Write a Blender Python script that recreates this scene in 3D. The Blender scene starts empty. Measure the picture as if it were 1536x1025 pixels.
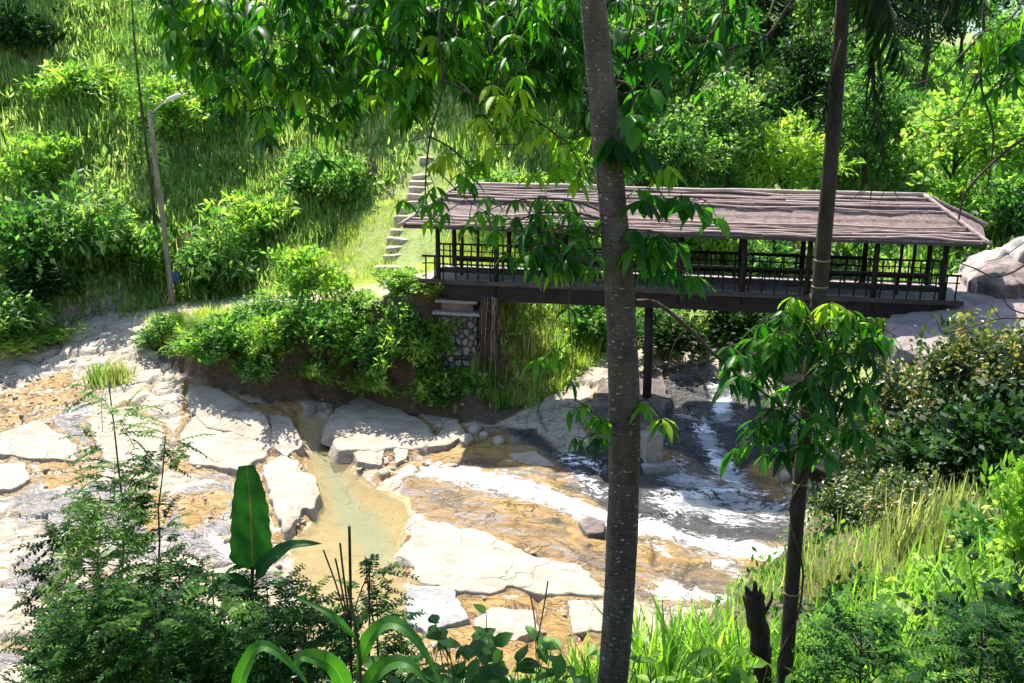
import bpy, math, random
import numpy as np
from mathutils import Vector

scene = bpy.context.scene
COL = scene.collection
PI = math.pi
# ------------------------------------------------------------------ camera
FPX = 1500.0
PITCH = math.radians(16)
CAM = np.array([0.0, 0.0, 8.4])
_f = np.array([0, math.cos(PITCH), -math.sin(PITCH)])
_u = np.array([0, math.sin(PITCH), math.cos(PITCH)])
_r = np.array([1.0, 0, 0])


def ray(px, py):
    return _f + (px - 768) / FPX * _r - (py - 512.5) / FPX * _u


def at_z(px, py, z):
    d = ray(px, py)
    return CAM + d * (z - CAM[2]) / d[2]


def at_y(px, py, Y):
    d = ray(px, py)
    return CAM + d * Y / d[1]


cam_data = bpy.data.cameras.new('camera')
cam_data.sensor_width = 36
cam_data.lens = 36 * FPX / 1536
cam_data.clip_end = 2000
cam_data.clip_start = 0.1
cam = bpy.data.objects.new('camera', cam_data)
COL.objects.link(cam)
cam.location = CAM
cam.rotation_euler = (PI / 2 - PITCH, 0, 0)
scene.camera = cam

# ------------------------------------------------------------------ light
SUNV = Vector((-2.4, 5.2, 8.4)).normalized()
elev = math.asin(SUNV.z)
azim = math.atan2(SUNV.x, SUNV.y)
w = bpy.data.worlds.new('World')
scene.world = w
w.use_nodes = True
nt = w.node_tree
bg = nt.nodes['Background']
sky = nt.nodes.new('ShaderNodeTexSky')
sky.sky_type = 'NISHITA'
sky.sun_disc = False
sky.sun_elevation = elev
sky.sun_rotation = azim
nt.links.new(sky.outputs[0], bg.inputs[0])
bg.inputs[1].default_value = 0.145
sd = bpy.data.lights.new('sun', 'SUN')
sd.energy = 5.0
sd.angle = math.radians(0.5)
sd.color = (1.0, 0.95, 0.87)
so = bpy.data.objects.new('sun', sd)
COL.objects.link(so)
so.rotation_euler = (-SUNV).to_track_quat('-Z', 'Y').to_euler()
so.location = (-20, 40, 60)
scene.view_settings.view_transform = 'Standard'
scene.view_settings.look = 'None'
scene.view_settings.exposure = 1.42
scene.view_settings.gamma = 1
scene.render.engine = 'CYCLES'
scene.cycles.max_bounces = 7
scene.cycles.transparent_max_bounces = 12
scene.cycles.caustics_reflective = False
scene.cycles.caustics_refractive = False
scene.cycles.sample_clamp_indirect = 6
scene.cycles.use_denoising = True
try:
    scene.cycles.denoiser = 'OPENIMAGEDENOISE'
    scene.cycles.denoising_input_passes = 'RGB_ALBEDO_NORMAL'
    scene.cycles.denoising_prefilter = 'ACCURATE'
except Exception:
    pass

# ------------------------------------------------------------------ materials
def mat(name):
    m = bpy.data.materials.new(name)
    m.use_nodes = True
    t = m.node_tree
    t.nodes.clear()
    out = t.nodes.new('ShaderNodeOutputMaterial')
    return m, t, out


def N(t, kind, **kw):
    n = t.nodes.new('ShaderNode' + kind)
    for k, v in kw.items():
        if k.startswith('i_'):
            key = k[2:]
            n.inputs[int(key) if key.isdigit() else key].default_value = v
        else:
            setattr(n, k, v)
    return n


def ramp(t, stops, fac=None, interp='LINEAR'):
    r = t.nodes.new('ShaderNodeValToRGB')
    r.color_ramp.interpolation = interp
    e = r.color_ramp.elements
    while len(e) < len(stops):
        e.new(0.5)
    for el, (p, c) in zip(e, stops):
        el.position = p
        el.color = (*c, 1) if len(c) == 3 else c
    if fac is not None:
        t.links.new(fac, r.inputs[0])
    return r


def mix(t, a, b, fac):
    m = t.nodes.new('ShaderNodeMix')
    m.data_type = 'RGBA'
    for i, v in ((0, fac), (6, a), (7, b)):
        if isinstance(v, bpy.types.NodeSocket):
            t.links.new(v, m.inputs[i])
        else:
            m.inputs[i].default_value = v if i == 0 else (*v, 1)
    return m.outputs[2]


def math_n(t, op, a, b=None, clamp=False):
    m = t.nodes.new('ShaderNodeMath')
    m.operation = op
    m.use_clamp = clamp
    for i, v in ((0, a), (1, b)):
        if v is None:
            continue
        if isinstance(v, bpy.types.NodeSocket):
            t.links.new(v, m.inputs[i])
        else:
            m.inputs[i].default_value = v
    return m.outputs[0]


def noise(t, scale, detail=4, rough=0.55, vec=None, dist=0.0):
    n = N(t, 'TexNoise', i_Scale=scale, i_Detail=detail, i_Roughness=rough, i_Distortion=dist)
    if vec is not None:
        t.links.new(vec, n.inputs['Vector'])
    return n.outputs['Fac']


def geo_pos(t):
    return N(t, 'NewGeometry').outputs['Position']


def obj_pos(t):
    return N(t, 'TexCoord').outputs['Object']


def mapping(t, vec, scale=(1, 1, 1), rot=(0, 0, 0)):
    m = N(t, 'Mapping')
    m.inputs['Scale'].default_value = scale
    m.inputs['Rotation'].default_value = rot
    t.links.new(vec, m.inputs['Vector'])
    return m.outputs[0]


def bump(t, h, strength=0.5, dist=0.05):
    b = N(t, 'Bump')
    b.inputs['Strength'].default_value = strength
    b.inputs['Distance'].default_value = dist
    t.links.new(h, b.inputs['Height'])
    return b.outputs[0]


def leaf_mat(name, dark, mid, light, trans=0.45, tcol=None, rough=0.5, spec=0.16):
    m, t, out = mat(name)
    a = N(t, 'Attribute', attribute_name='tone')
    oi = N(t, 'ObjectInfo')
    v = math_n(t, 'ADD', a.outputs['Fac'], math_n(t, 'MULTIPLY', math_n(t, 'SUBTRACT', oi.outputs['Random'], 0.5), 0.22), True)
    v = math_n(t, 'ADD', v, math_n(t, 'MULTIPLY', math_n(t, 'SUBTRACT', noise(t, 0.55, 2, vec=geo_pos(t)), 0.5), 0.7), True)
    c = ramp(t, [(0.0, dark), (0.5, mid), (0.93, light), (0.985, (light[0] * 1.25, light[1] * 0.95, light[2] * 1.3))], v).outputs[0]
    p = N(t, 'BsdfPrincipled')
    p.inputs['Roughness'].default_value = rough
    p.inputs['Specular IOR Level'].default_value = spec
    t.links.new(c, p.inputs['Base Color'])
    tr = N(t, 'BsdfTranslucent')
    tc = tcol or (2.0, 2.0, 0.75)
    mm = N(t, 'VectorMath', operation='MULTIPLY')
    t.links.new(c, mm.inputs[0])
    mm.inputs[1].default_value = tc
    t.links.new(mm.outputs[0], tr.inputs['Color'])
    s = N(t, 'MixShader')
    s.inputs[0].default_value = trans
    t.links.new(p.outputs[0], s.inputs[1])
    t.links.new(tr.outputs[0], s.inputs[2])
    t.links.new(s.outputs[0], out.inputs[0])
    return m


def plain(name, c1, c2, scale=6, rough=0.8, bumps=0.4, bscale=30, stretch=(1, 1, 1), spec=0.3, obj=True, extra=None):
    m, t, out = mat(name)
    v = mapping(t, obj_pos(t) if obj else geo_pos(t), stretch)
    f = noise(t, scale, 6, 0.65, v)
    c = ramp(t, [(0.3, c1), (0.7, c2)], f).outputs[0]
    if extra:
        f2 = noise(t, extra[1], 5, 0.6, v)
        k = ramp(t, [(extra[2], (0, 0, 0)), (extra[2] + 0.06, (1, 1, 1))], f2).outputs[0]
        c = mix(t, c, extra[0], k)
    p = N(t, 'BsdfPrincipled')
    p.inputs['Roughness'].default_value = rough
    p.inputs['Specular IOR Level'].default_value = spec
    t.links.new(c, p.inputs['Base Color'])
    t.links.new(bump(t, noise(t, bscale, 5, 0.7, v), bumps, 0.03), p.inputs['Normal'])
    t.links.new(p.outputs[0], out.inputs[0])
    return m


M = {}
# foliage
M['grassy'] = leaf_mat('hill_grass_leaf', (0.05, 0.13, 0.022), (0.18, 0.31, 0.055), (0.38, 0.48, 0.15), 0.5, (1.6, 1.7, 1.1))
M['lawn'] = leaf_mat('lawn_leaf', (0.12, 0.22, 0.03), (0.28, 0.38, 0.07), (0.46, 0.50, 0.18), 0.45, (1.8, 1.8, 0.9))
M['dry'] = leaf_mat('dry_grass_leaf', (0.10, 0.15, 0.04), (0.24, 0.29, 0.09), (0.44, 0.44, 0.2), 0.42, (1.7, 1.7, 1.0))
M['mid'] = leaf_mat('mid_green_leaf', (0.018, 0.07, 0.016), (0.07, 0.19, 0.035), (0.24, 0.37, 0.10), 0.47, (1.9, 2.0, 0.9))
M['bright'] = leaf_mat('bright_green_leaf', (0.05, 0.15, 0.018), (0.13, 0.27, 0.035), (0.30, 0.43, 0.09), 0.48, (1.9, 2.0, 0.8))
M['yellow'] = leaf_mat('yellow_green_leaf', (0.07, 0.18, 0.02), (0.18, 0.32, 0.035), (0.34, 0.46, 0.08), 0.48, (1.9, 2.0, 0.8))
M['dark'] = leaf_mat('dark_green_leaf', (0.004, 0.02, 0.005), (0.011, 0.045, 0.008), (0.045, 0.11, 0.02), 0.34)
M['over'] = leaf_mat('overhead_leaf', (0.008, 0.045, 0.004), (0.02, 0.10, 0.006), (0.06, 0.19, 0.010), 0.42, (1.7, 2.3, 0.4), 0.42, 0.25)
M['overlit'] = leaf_mat('backlit_leaf', (0.03, 0.12, 0.006), (0.08, 0.22, 0.008), (0.19, 0.34, 0.018), 0.5, (2.0, 2.2, 0.5), 0.42, 0.25)  # overhead leaf again, backlight painted in as a lighter colour
M['fern'] = leaf_mat('fern_leaf', (0.004, 0.028, 0.006), (0.012, 0.065, 0.010), (0.08, 0.21, 0.02), 0.42, (1.9, 2.2, 0.6), 0.55, 0.08)  # shade under the canopy painted in as a darker leaf colour
M['slope'] = leaf_mat('slope_weed_leaf', (0.05, 0.13, 0.03), (0.19, 0.32, 0.07), (0.42, 0.52, 0.2), 0.48, (1.6, 1.7, 1.1))
M['waxy'] = leaf_mat('waxy_leaf', (0.010, 0.036, 0.008), (0.04, 0.085, 0.018), (0.24, 0.24, 0.09), 0.32, None, 0.36, 0.4)
M['palm'] = leaf_mat('palm_leaf', (0.004, 0.016, 0.004), (0.009, 0.034, 0.006), (0.04, 0.10, 0.015), 0.35)


def broad_mat(name, c1, c2, rib, trans=0.35):
    m, t, out = mat(name)
    a = N(t, 'Attribute', attribute_name='tone')       # 0 at the midrib, 1 at the margin
    v = obj_pos(t)
    n = noise(t, 9, 4, 0.6, v)
    c = ramp(t, [(0.3, c1), (0.75, c2)], n).outputs[0]
    k = ramp(t, [(0.03, (1, 1, 1)), (0.07, (0, 0, 0))], a.outputs['Fac']).outputs[0]
    c = mix(t, c, rib, k)
    p = N(t, 'BsdfPrincipled')
    p.inputs['Roughness'].default_value = 0.5
    p.inputs['Specular IOR Level'].default_value = 0.3
    t.links.new(c, p.inputs['Base Color'])
    uvm = N(t, 'Attribute', attribute_name='along')
    vein = math_n(t, 'SINE', math_n(t, 'ADD', math_n(t, 'MULTIPLY', uvm.outputs['Fac'], 170.0), math_n(t, 'MULTIPLY', a.outputs['Fac'], -14.0)))
    t.links.new(bump(t, vein, 0.14, 0.004), p.inputs['Normal'])
    tr = N(t, 'BsdfTranslucent')
    mm = N(t, 'VectorMath', operation='MULTIPLY')
    t.links.new(c, mm.inputs[0])
    mm.inputs[1].default_value = (1.6, 2.0, 0.7)
    t.links.new(mm.outputs[0], tr.inputs['Color'])
    s = N(t, 'MixShader')
    s.inputs[0].default_value = trans
    t.links.new(p.outputs[0], s.inputs[1])
    t.links.new(tr.outputs[0], s.inputs[2])
    t.links.new(s.outputs[0], out.inputs[0])
    return m


M['banana'] = broad_mat('banana_leaf', (0.012, 0.065, 0.014), (0.022, 0.095, 0.018), (0.10, 0.085, 0.03), 0.3)
M['maize'] = broad_mat('long_blade_leaf', (0.03, 0.12, 0.015), (0.055, 0.17, 0.02), (0.12, 0.22, 0.05), 0.4)

# wood and bark
m, t, out = mat('tree_bark')
v = obj_pos(t)
c = ramp(t, [(0.3, (0.05, 0.036, 0.023)), (0.5, (0.10, 0.074, 0.048)), (0.72, (0.19, 0.15, 0.105))], noise(t, 7, 7, 0.7, mapping(t, v, (1, 1, 0.45)))).outputs[0]
k = ramp(t, [(0.56, (0, 0, 0)), (0.68, (1, 1, 1))], noise(t, 4.5, 5, 0.7, v)).outputs[0]
c = mix(t, c, (0.085, 0.10, 0.06), math_n(t, 'MULTIPLY', k, 0.6))
k = ramp(t, [(0.63, (0, 0, 0)), (0.67, (1, 1, 1))], noise(t, 26, 3, 0.6, mapping(t, v, (0.8, 0.8, 1.6)))).outputs[0]
c = mix(t, c, (0.5, 0.47, 0.4), k)
k = ramp(t, [(0.62, (0, 0, 0)), (0.67, (1, 1, 1))], noise(t, 9, 4, 0.6, mapping(t, v, (0.7, 0.7, 6)))).outputs[0]
c = mix(t, c, (0.03, 0.022, 0.016), math_n(t, 'MULTIPLY', k, 0.7))
p = N(t, 'BsdfPrincipled', i_Roughness=0.85)
t.links.new(c, p.inputs['Base Color'])
t.links.new(bump(t, math_n(t, 'ADD', noise(t, 22, 6, 0.75, mapping(t, v, (1, 1, 0.5))), noise(t, 9, 4, 0.6, mapping(t, v, (0.7, 0.7, 6)))), 1.0, 0.03), p.inputs['Normal'])
t.links.new(p.outputs[0], out.inputs[0])
M['bark'] = m
M['palmbark'] = plain('palm_bark', (0.018, 0.014, 0.010), (0.065, 0.048, 0.03), 12, 0.8, 0.6, 40, (1, 1, 0.35), 0.3)
M['ring'] = plain('pale_ring', (0.22, 0.17, 0.08), (0.38, 0.30, 0.15), 20, 0.8)
M['twig'] = plain('twig_bark', (0.03, 0.02, 0.013), (0.09, 0.062, 0.04), 12, 0.85, 0.5, 40)
M['stem'] = plain('green_stem', (0.035, 0.055, 0.018), (0.09, 0.10, 0.03), 8, 0.7)
M['stump'] = plain('stump_bark', (0.014, 0.010, 0.008), (0.06, 0.042, 0.03), 14, 0.9, 1.0, 30, (1, 1, 0.25))
M['deadwood'] = plain('dead_wood', (0.12, 0.08, 0.06), (0.34, 0.25, 0.2), 12, 0.85, 0.6, 40, (0.15, 1, 1))
M['polewood'] = plain('weathered_pole_wood', (0.07, 0.05, 0.04), (0.36, 0.29, 0.22), 14, 0.85, 0.5, 40, (1, 1, 0.1))
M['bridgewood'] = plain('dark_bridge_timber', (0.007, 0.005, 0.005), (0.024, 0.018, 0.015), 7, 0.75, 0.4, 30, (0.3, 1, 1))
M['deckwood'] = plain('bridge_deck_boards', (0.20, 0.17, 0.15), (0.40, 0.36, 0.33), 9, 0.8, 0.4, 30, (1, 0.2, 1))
M['trimwood'] = plain('bridge_edge_board', (0.03, 0.023, 0.02), (0.09, 0.07, 0.06), 8, 0.8, 0.4, 30, (0.2, 1, 1))
M['bamboo'] = plain('split_bamboo', (0.22, 0.15, 0.125), (0.50, 0.385, 0.34), 5, 0.75, 0.4, 30, (0.25, 2, 2))
M['concrete'] = plain('old_concrete', (0.17, 0.16, 0.15), (0.34, 0.32, 0.29), 5, 0.9, 0.5, 25)
M['blue'] = plain('blue_plastic', (0.02, 0.08, 0.22), (0.04, 0.14, 0.34), 5, 0.4, 0.1, 20)
M['metal'] = plain('lamp_metal', (0.45, 0.44, 0.42), (0.6, 0.6, 0.58), 8, 0.5, 0.2, 20)
M['whitewash'] = plain('whitewashed_stone', (0.42, 0.42, 0.43), (0.66, 0.66, 0.66), 2.5, 0.85, 0.6, 9, (1, 1, 1), 0.3, True, ((0.22, 0.2, 0.19), 5, 0.62))
M['sandstep'] = plain('sandy_step_stone', (0.30, 0.24, 0.16), (0.48, 0.41, 0.30), 5, 0.9, 0.5, 20)

# roof matting
m, t, out = mat('roof_matting')
v = obj_pos(t)
f = noise(t, 5, 6, 0.7, v)
c = ramp(t, [(0.25, (0.19, 0.12, 0.095)), (0.55, (0.40, 0.29, 0.25)), (0.8, (0.54, 0.425, 0.375))], f).outputs[0]
br = N(t, 'TexBrick')
br.inputs['Scale'].default_value = 2.2
br.inputs['Color1'].default_value = (1, 1, 1, 1)
br.inputs['Color2'].default_value = (0.6, 0.57, 0.55, 1)
br.inputs['Mortar'].default_value = (0.3, 0.26, 0.25, 1)
br.inputs['Mortar Size'].default_value = 0.075
wv = N(t, 'VectorMath', operation='ADD')
nv = N(t, 'TexNoise', i_Scale=2.0, i_Detail=2)
t.links.new(v, nv.inputs['Vector'])
sc_ = N(t, 'VectorMath', operation='SCALE')
sc_.inputs['Scale'].default_value = 0.35
t.links.new(nv.outputs['Color'], sc_.inputs[0])
t.links.new(v, wv.inputs[0])
t.links.new(sc_.outputs[0], wv.inputs[1])
t.links.new(mapping(t, wv.outputs[0], (2.0, 3.4, 1)), br.inputs['Vector'])
mm = N(t, 'Mix')
mm.data_type = 'RGBA'
mm.blend_type = 'MULTIPLY'
mm.inputs[0].default_value = 0.95
t.links.new(c, mm.inputs[6])
t.links.new(br.outputs['Color'], mm.inputs[7])
p = N(t, 'BsdfPrincipled', i_Roughness=0.8)
t.links.new(mm.outputs[2], p.inputs['Base Color'])
t.links.new(bump(t, math_n(t, 'ADD', noise(t, 26, 5, 0.7, v), br.outputs['Fac']), 0.7, 0.04), p.inputs['Normal'])
t.links.new(p.outputs[0], out.inputs[0])
M['roof'] = m

# rubble masonry
m, t, out = mat('rubble_masonry')
v = obj_pos(t)
vo = N(t, 'TexVoronoi', feature='DISTANCE_TO_EDGE', i_Scale=3.6)
t.links.new(v, vo.inputs['Vector'])
vc = N(t, 'TexVoronoi', i_Scale=3.6)
t.links.new(v, vc.inputs['Vector'])
g = ramp(t, [(0.0, (0.05, 0.047, 0.043)), (0.5, (0.17, 0.16, 0.15)), (1.0, (0.33, 0.32, 0.30))], vc.outputs['Color']).outputs[0]
k = ramp(t, [(0.05, (1, 1, 1)), (0.10, (0, 0, 0))], vo.outputs['Distance']).outputs[0]
c = mix(t, g, (0.05, 0.042, 0.033), k)
p = N(t, 'BsdfPrincipled', i_Roughness=0.9)
t.links.new(c, p.inputs['Base Color'])
t.links.new(bump(t, ramp(t, [(0.0, (0, 0, 0)), (0.2, (1, 1, 1))], vo.outputs['Distance']).outputs[0], 1.0, 0.12), p.inputs['Normal'])
t.links.new(p.outputs[0], out.inputs[0])
M['rubble'] = m


def rock_mat(name, c1, c2, stain, crack=True, staincut=0.58):
    m, t, out = mat(name)
    v = geo_pos(t)
    f = noise(t, 1.3, 8, 0.65, v)
    c = ramp(t, [(0.3, c1), (0.65, c2)], f).outputs[0]
    s = ramp(t, [(staincut, (0, 0, 0)), (staincut + 0.12, (1, 1, 1))], noise(t, 0.9, 7, 0.7, mapping(t, v, (1, 1.6, 2), (0, 0, 0.4)))).outputs[0]
    c = mix(t, c, stain, math_n(t, 'MULTIPLY', s, 0.7))
    sp = ramp(t, [(0.66, (0, 0, 0)), (0.7, (1, 1, 1))], noise(t, 11, 4, 0.7, v)).outputs[0]
    c = mix(t, c, (0.17, 0.15, 0.13), math_n(t, 'MULTIPLY', sp, 0.55))
    h = noise(t, 6, 8, 0.7, v)
    if crack:
        vo = N(t, 'TexVoronoi', feature='DISTANCE_TO_EDGE', i_Scale=0.55)
        nz = N(t, 'TexNoise', i_Scale=1.2, i_Detail=5)
        t.links.new(v, nz.inputs['Vector'])
        add = N(t, 'VectorMath', operation='ADD')
        t.links.new(v, add.inputs[0])
        t.links.new(nz.outputs['Color'], add.inputs[1])
        t.links.new(add.outputs[0], vo.inputs['Vector'])
        kk = ramp(t, [(0.003, (1, 1, 1)), (0.010, (0, 0, 0))], vo.outputs['Distance']).outputs[0]
        kk = math_n(t, 'MULTIPLY', kk, ramp(t, [(0.5, (0, 0, 0)), (0.6, (1, 1, 1))], noise(t, 0.8, 3, vec=v)).outputs[0])
        c = mix(t, c, (0.2, 0.16, 0.12), math_n(t, 'MULTIPLY', kk, 0.7))
        h = math_n(t, 'SUBTRACT', h, math_n(t, 'MULTIPLY', kk, 0.7))
    p = N(t, 'BsdfPrincipled', i_Roughness=0.85)
    t.links.new(c, p.inputs['Base Color'])
    t.links.new(bump(t, h, 0.8, 0.10), p.inputs['Normal'])
    t.links.new(p.outputs[0], out.inputs[0])
    return m


M['cream'] = rock_mat('cream_rock', (0.25, 0.20, 0.145), (0.41, 0.345, 0.26), (0.17, 0.13, 0.09), True, 0.55)
M['slab'] = rock_mat('pale_slab', (0.26, 0.215, 0.16), (0.40, 0.345, 0.265), (0.17, 0.13, 0.09), True, 0.55)
M['pink'] = rock_mat('pinkish_rock', (0.21, 0.165, 0.15), (0.35, 0.285, 0.26), (0.2, 0.16, 0.15), True, 0.5)
M['brownrock'] = rock_mat('brown_rock', (0.08, 0.06, 0.05), (0.24, 0.19, 0.16), (0.05, 0.04, 0.035), False, 0.45)
M['whiterock'] = rock_mat('whitish_rock', (0.20, 0.185, 0.17), (0.38, 0.355, 0.33), (0.13, 0.11, 0.09), True, 0.48)
M['greyrock'] = rock_mat('grey_rock', (0.20, 0.185, 0.175), (0.42, 0.40, 0.38), (0.14, 0.125, 0.115), True, 0.5)

# riverbed: cream slabs, ochre gaps, wet grey sheets, foam
m, t, out = mat('riverbed_rock')
v = geo_pos(t)
nA = noise(t, 1.1, 8, 0.65, v)
vr = mapping(t, v, (1, 1, 1), (0, 0, 0.33))
wz = N(t, 'TexNoise', i_Scale=0.6, i_Detail=2)
t.links.new(vr, wz.inputs['Vector'])
wa_ = N(t, 'VectorMath', operation='ADD')
t.links.new(vr, wa_.inputs[0])
t.links.new(wz.outputs['Color'], wa_.inputs[1])
vf = wa_.outputs[0]
nB = noise(t, 3.0, 8, 0.72, mapping(t, vf, (0.5, 1.9, 1)))
nC = noise(t, 11, 6, 0.72, mapping(t, vf, (0.22, 1.7, 1)))
nE = noise(t, 6, 6, 0.78, mapping(t, vf, (0.45, 1.6, 1)))
nD = noise(t, 2.2, 6, 0.65, mapping(t, vf, (0.3, 2.2, 1)))


def attr(n):
    return N(t, 'Attribute', attribute_name=n).outputs['Fac']


def soft(mask, nz, amt, lo, hi):
    s_ = math_n(t, 'ADD', mask, math_n(t, 'MULTIPLY', math_n(t, 'SUBTRACT', nz, 0.5), amt))
    return ramp(t, [(lo, (0, 0, 0)), (hi, (1, 1, 1))], s_).outputs[0]


cream = ramp(t, [(0.25, (0.20, 0.15, 0.105)), (0.48, (0.36, 0.295, 0.215)), (0.75, (0.47, 0.395, 0.30))], nA).outputs[0]
grey = ramp(t, [(0.3, (0.06, 0.052, 0.047)), (0.5, (0.19, 0.17, 0.155)), (0.7, (0.37, 0.345, 0.33))], nC).outputs[0]
och = ramp(t, [(0.25, (0.12, 0.06, 0.012)), (0.5, (0.28, 0.165, 0.042)), (0.75, (0.42, 0.285, 0.11))], nB).outputs[0]
kw = soft(attr('wet'), nB, 0.9, 0.42, 0.60)
ko = soft(attr('ochre'), nB, 1.1, 0.40, 0.54)
ks = soft(attr('sand'), nA, 0.35, 0.45, 0.6)
kf = soft(attr('foam'), nE, 1.9, 0.47, 0.60)
kd = soft(attr('deep'), nA, 0.5, 0.4, 0.75)
ke = soft(attr('earth'), nB, 0.6, 0.4, 0.6)
c = mix(t, cream, grey, kw)
flow = ramp(t, [(0.28, (0.045, 0.03, 0.02)), (0.42, (0.17, 0.092, 0.024)), (0.5, (0.27, 0.165, 0.055)), (0.56, (0.18, 0.16, 0.15)), (0.70, (0.40, 0.38, 0.375))], math_n(t, 'ADD', math_n(t, 'MULTIPLY', nD, 0.55), math_n(t, 'MULTIPLY', nC, 0.45))).outputs[0]
kst = soft(attr('stream'), nB, 0.7, 0.42, 0.58)
c = mix(t, c, flow, kst)
c = mix(t, c, och, ko)
sandc = ramp(t, [(0.3, (0.34, 0.225, 0.09)), (0.7, (0.45, 0.325, 0.155))], nA).outputs[0]
c = mix(t, c, sandc, ks)
c = mix(t, c, (0.20, 0.27, 0.21), math_n(t, 'MULTIPLY', kd, 0.9))
c = mix(t, c, ramp(t, [(0.35, (0.008, 0.010, 0.014)), (0.65, (0.045, 0.042, 0.038))], nC).outputs[0], soft(attr('dark'), nB, 0.7, 0.4, 0.65))  # wet dark rock, with the bridge's shade painted into the colour
kc = soft(attr('crack'), nC, 0.5, 0.5, 0.7)
c = mix(t, c, (0.11, 0.085, 0.065), math_n(t, 'MULTIPLY', kc, 0.8))
c = mix(t, c, (0.86, 0.88, 0.90), kf)
earth = ramp(t, [(0.3, (0.035, 0.022, 0.014)), (0.7, (0.12, 0.075, 0.045))], nB).outputs[0]
c = mix(t, c, earth, ke)
p = N(t, 'BsdfPrincipled')
t.links.new(c, p.inputs['Base Color'])
wetness = math_n(t, 'MAXIMUM', math_n(t, 'MAXIMUM', kw, kst), math_n(t, 'MAXIMUM', ko, ks))
ro = math_n(t, 'SUBTRACT', 0.85, math_n(t, 'MULTIPLY', wetness, 0.6))
t.links.new(ro, p.inputs['Roughness'])
vz = N(t, 'TexVoronoi', feature='DISTANCE_TO_EDGE', i_Scale=1.3)
nz2 = N(t, 'TexNoise', i_Scale=1.6, i_Detail=6)
t.links.new(v, nz2.inputs['Vector'])
av = N(t, 'VectorMath', operation='ADD')
t.links.new(mapping(t, v, (0.9, 1.9, 0.6), (0, 0, 0.3)), av.inputs[0])
t.links.new(nz2.outputs['Color'], av.inputs[1])
t.links.new(av.outputs[0], vz.inputs['Vector'])
kz = math_n(t, 'MULTIPLY', ramp(t, [(0.006, (1, 1, 1)), (0.03, (0, 0, 0))], vz.outputs['Distance']).outputs[0], ramp(t, [(0.42, (0, 0, 0)), (0.55, (1, 1, 1))], noise(t, 0.7, 3, vec=v)).outputs[0])
kz = math_n(t, 'MULTIPLY', kz, math_n(t, 'SUBTRACT', 1.0, kf))
kz = math_n(t, 'MULTIPLY', kz, math_n(t, 'SUBTRACT', 1.0, ks))
c = mix(t, c, (0.10, 0.07, 0.05), math_n(t, 'MULTIPLY', kz, 0.8))
t.links.new(c, p.inputs['Base Color'])
hh = math_n(t, 'ADD', math_n(t, 'SUBTRACT', noise(t, 5, 8, 0.7, v), math_n(t, 'MULTIPLY', kz, 0.8)), math_n(t, 'MULTIPLY', math_n(t, 'MULTIPLY', nC, wetness), 0.9))
t.links.new(bump(t, hh, 0.8, 0.09), p.inputs['Normal'])
t.links.new(p.outputs[0], out.inputs[0])
M['bed'] = m

# earth / grass ground
m, t, out = mat('hillside_ground')
v = geo_pos(t)
a = N(t, 'Attribute', attribute_name='earth')
gr = ramp(t, [(0.3, (0.08, 0.12, 0.025)), (0.5, (0.22, 0.28, 0.07)), (0.75, (0.34, 0.34, 0.15))], noise(t, 1.4, 8, 0.7, v)).outputs[0]
ea = ramp(t, [(0.3, (0.05, 0.032, 0.02)), (0.7, (0.15, 0.10, 0.062))], noise(t, 3, 8, 0.7, mapping(t, v, (1, 1, 3)))).outputs[0]
sa = ramp(t, [(0.3, (0.28, 0.22, 0.15)), (0.7, (0.44, 0.37, 0.27))], noise(t, 3, 6, 0.7, v)).outputs[0]
n1 = noise(t, 1.6, 5, 0.7, v)
k1 = ramp(t, [(0.42, (0, 0, 0)), (0.58, (1, 1, 1))], math_n(t, 'ADD', a.outputs['Fac'], math_n(t, 'MULTIPLY', math_n(t, 'SUBTRACT', n1, 0.5), 0.6))).outputs[0]
b_ = N(t, 'Attribute', attribute_name='sand')
k2 = ramp(t, [(0.42, (0, 0, 0)), (0.58, (1, 1, 1))], math_n(t, 'ADD', b_.outputs['Fac'], math_n(t, 'MULTIPLY', math_n(t, 'SUBTRACT', n1, 0.5), 0.9))).outputs[0]
c = mix(t, gr, sa, k2)
c = mix(t, c, ea, k1)
p = N(t, 'BsdfPrincipled', i_Roughness=0.95)
t.links.new(c, p.inputs['Base Color'])
t.links.new(bump(t, noise(t, 7, 8, 0.75, v), 0.8, 0.12), p.inputs['Normal'])
t.links.new(p.outputs[0], out.inputs[0])
M['ground'] = m

# water
def water_mat(name, tint, silt, siltfac, wave, strength):
    m, t, out = mat(name)
    v = geo_pos(t)
    tr = N(t, 'BsdfTransparent')
    tr.inputs[0].default_value = (*tint, 1)
    df = N(t, 'BsdfDiffuse')
    df.inputs[0].default_value = (*silt, 1)
    s1 = N(t, 'MixShader')
    s1.inputs[0].default_value = siltfac
    t.links.new(tr.outputs[0], s1.inputs[1])
    t.links.new(df.outputs[0], s1.inputs[2])
    gl = N(t, 'BsdfGlossy')
    gl.inputs['Roughness'].default_value = 0.04
    bp = bump(t, noise(t, wave, 4, 0.6, mapping(t, v, (1, 1.8, 1), (0, 0, 0.3))), strength, 0.05)
    t.links.new(bp, gl.inputs['Normal'])
    fr = N(t, 'Fresnel', i_IOR=1.33)
    t.links.new(bp, fr.inputs['Normal'])
    s2 = N(t, 'MixShader')
    t.links.new(fr.outputs[0], s2.inputs[0])
    t.links.new(s1.outputs[0], s2.inputs[1])
    t.links.new(gl.outputs[0], s2.inputs[2])
    t.links.new(s2.outputs[0], out.inputs[0])
    return m


M['pool'] = water_mat('silty_pool_water', (0.95, 0.94, 0.84), (0.34, 0.30, 0.17), 0.26, 4, 0.22)
M['rapid'] = water_mat('running_water', (0.9, 0.9, 0.86), (0.5, 0.52, 0.54), 0.06, 5, 0.9)

# ------------------------------------------------------------------ numpy noise
_tab = np.random.RandomState(7).rand(256, 256)


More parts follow.
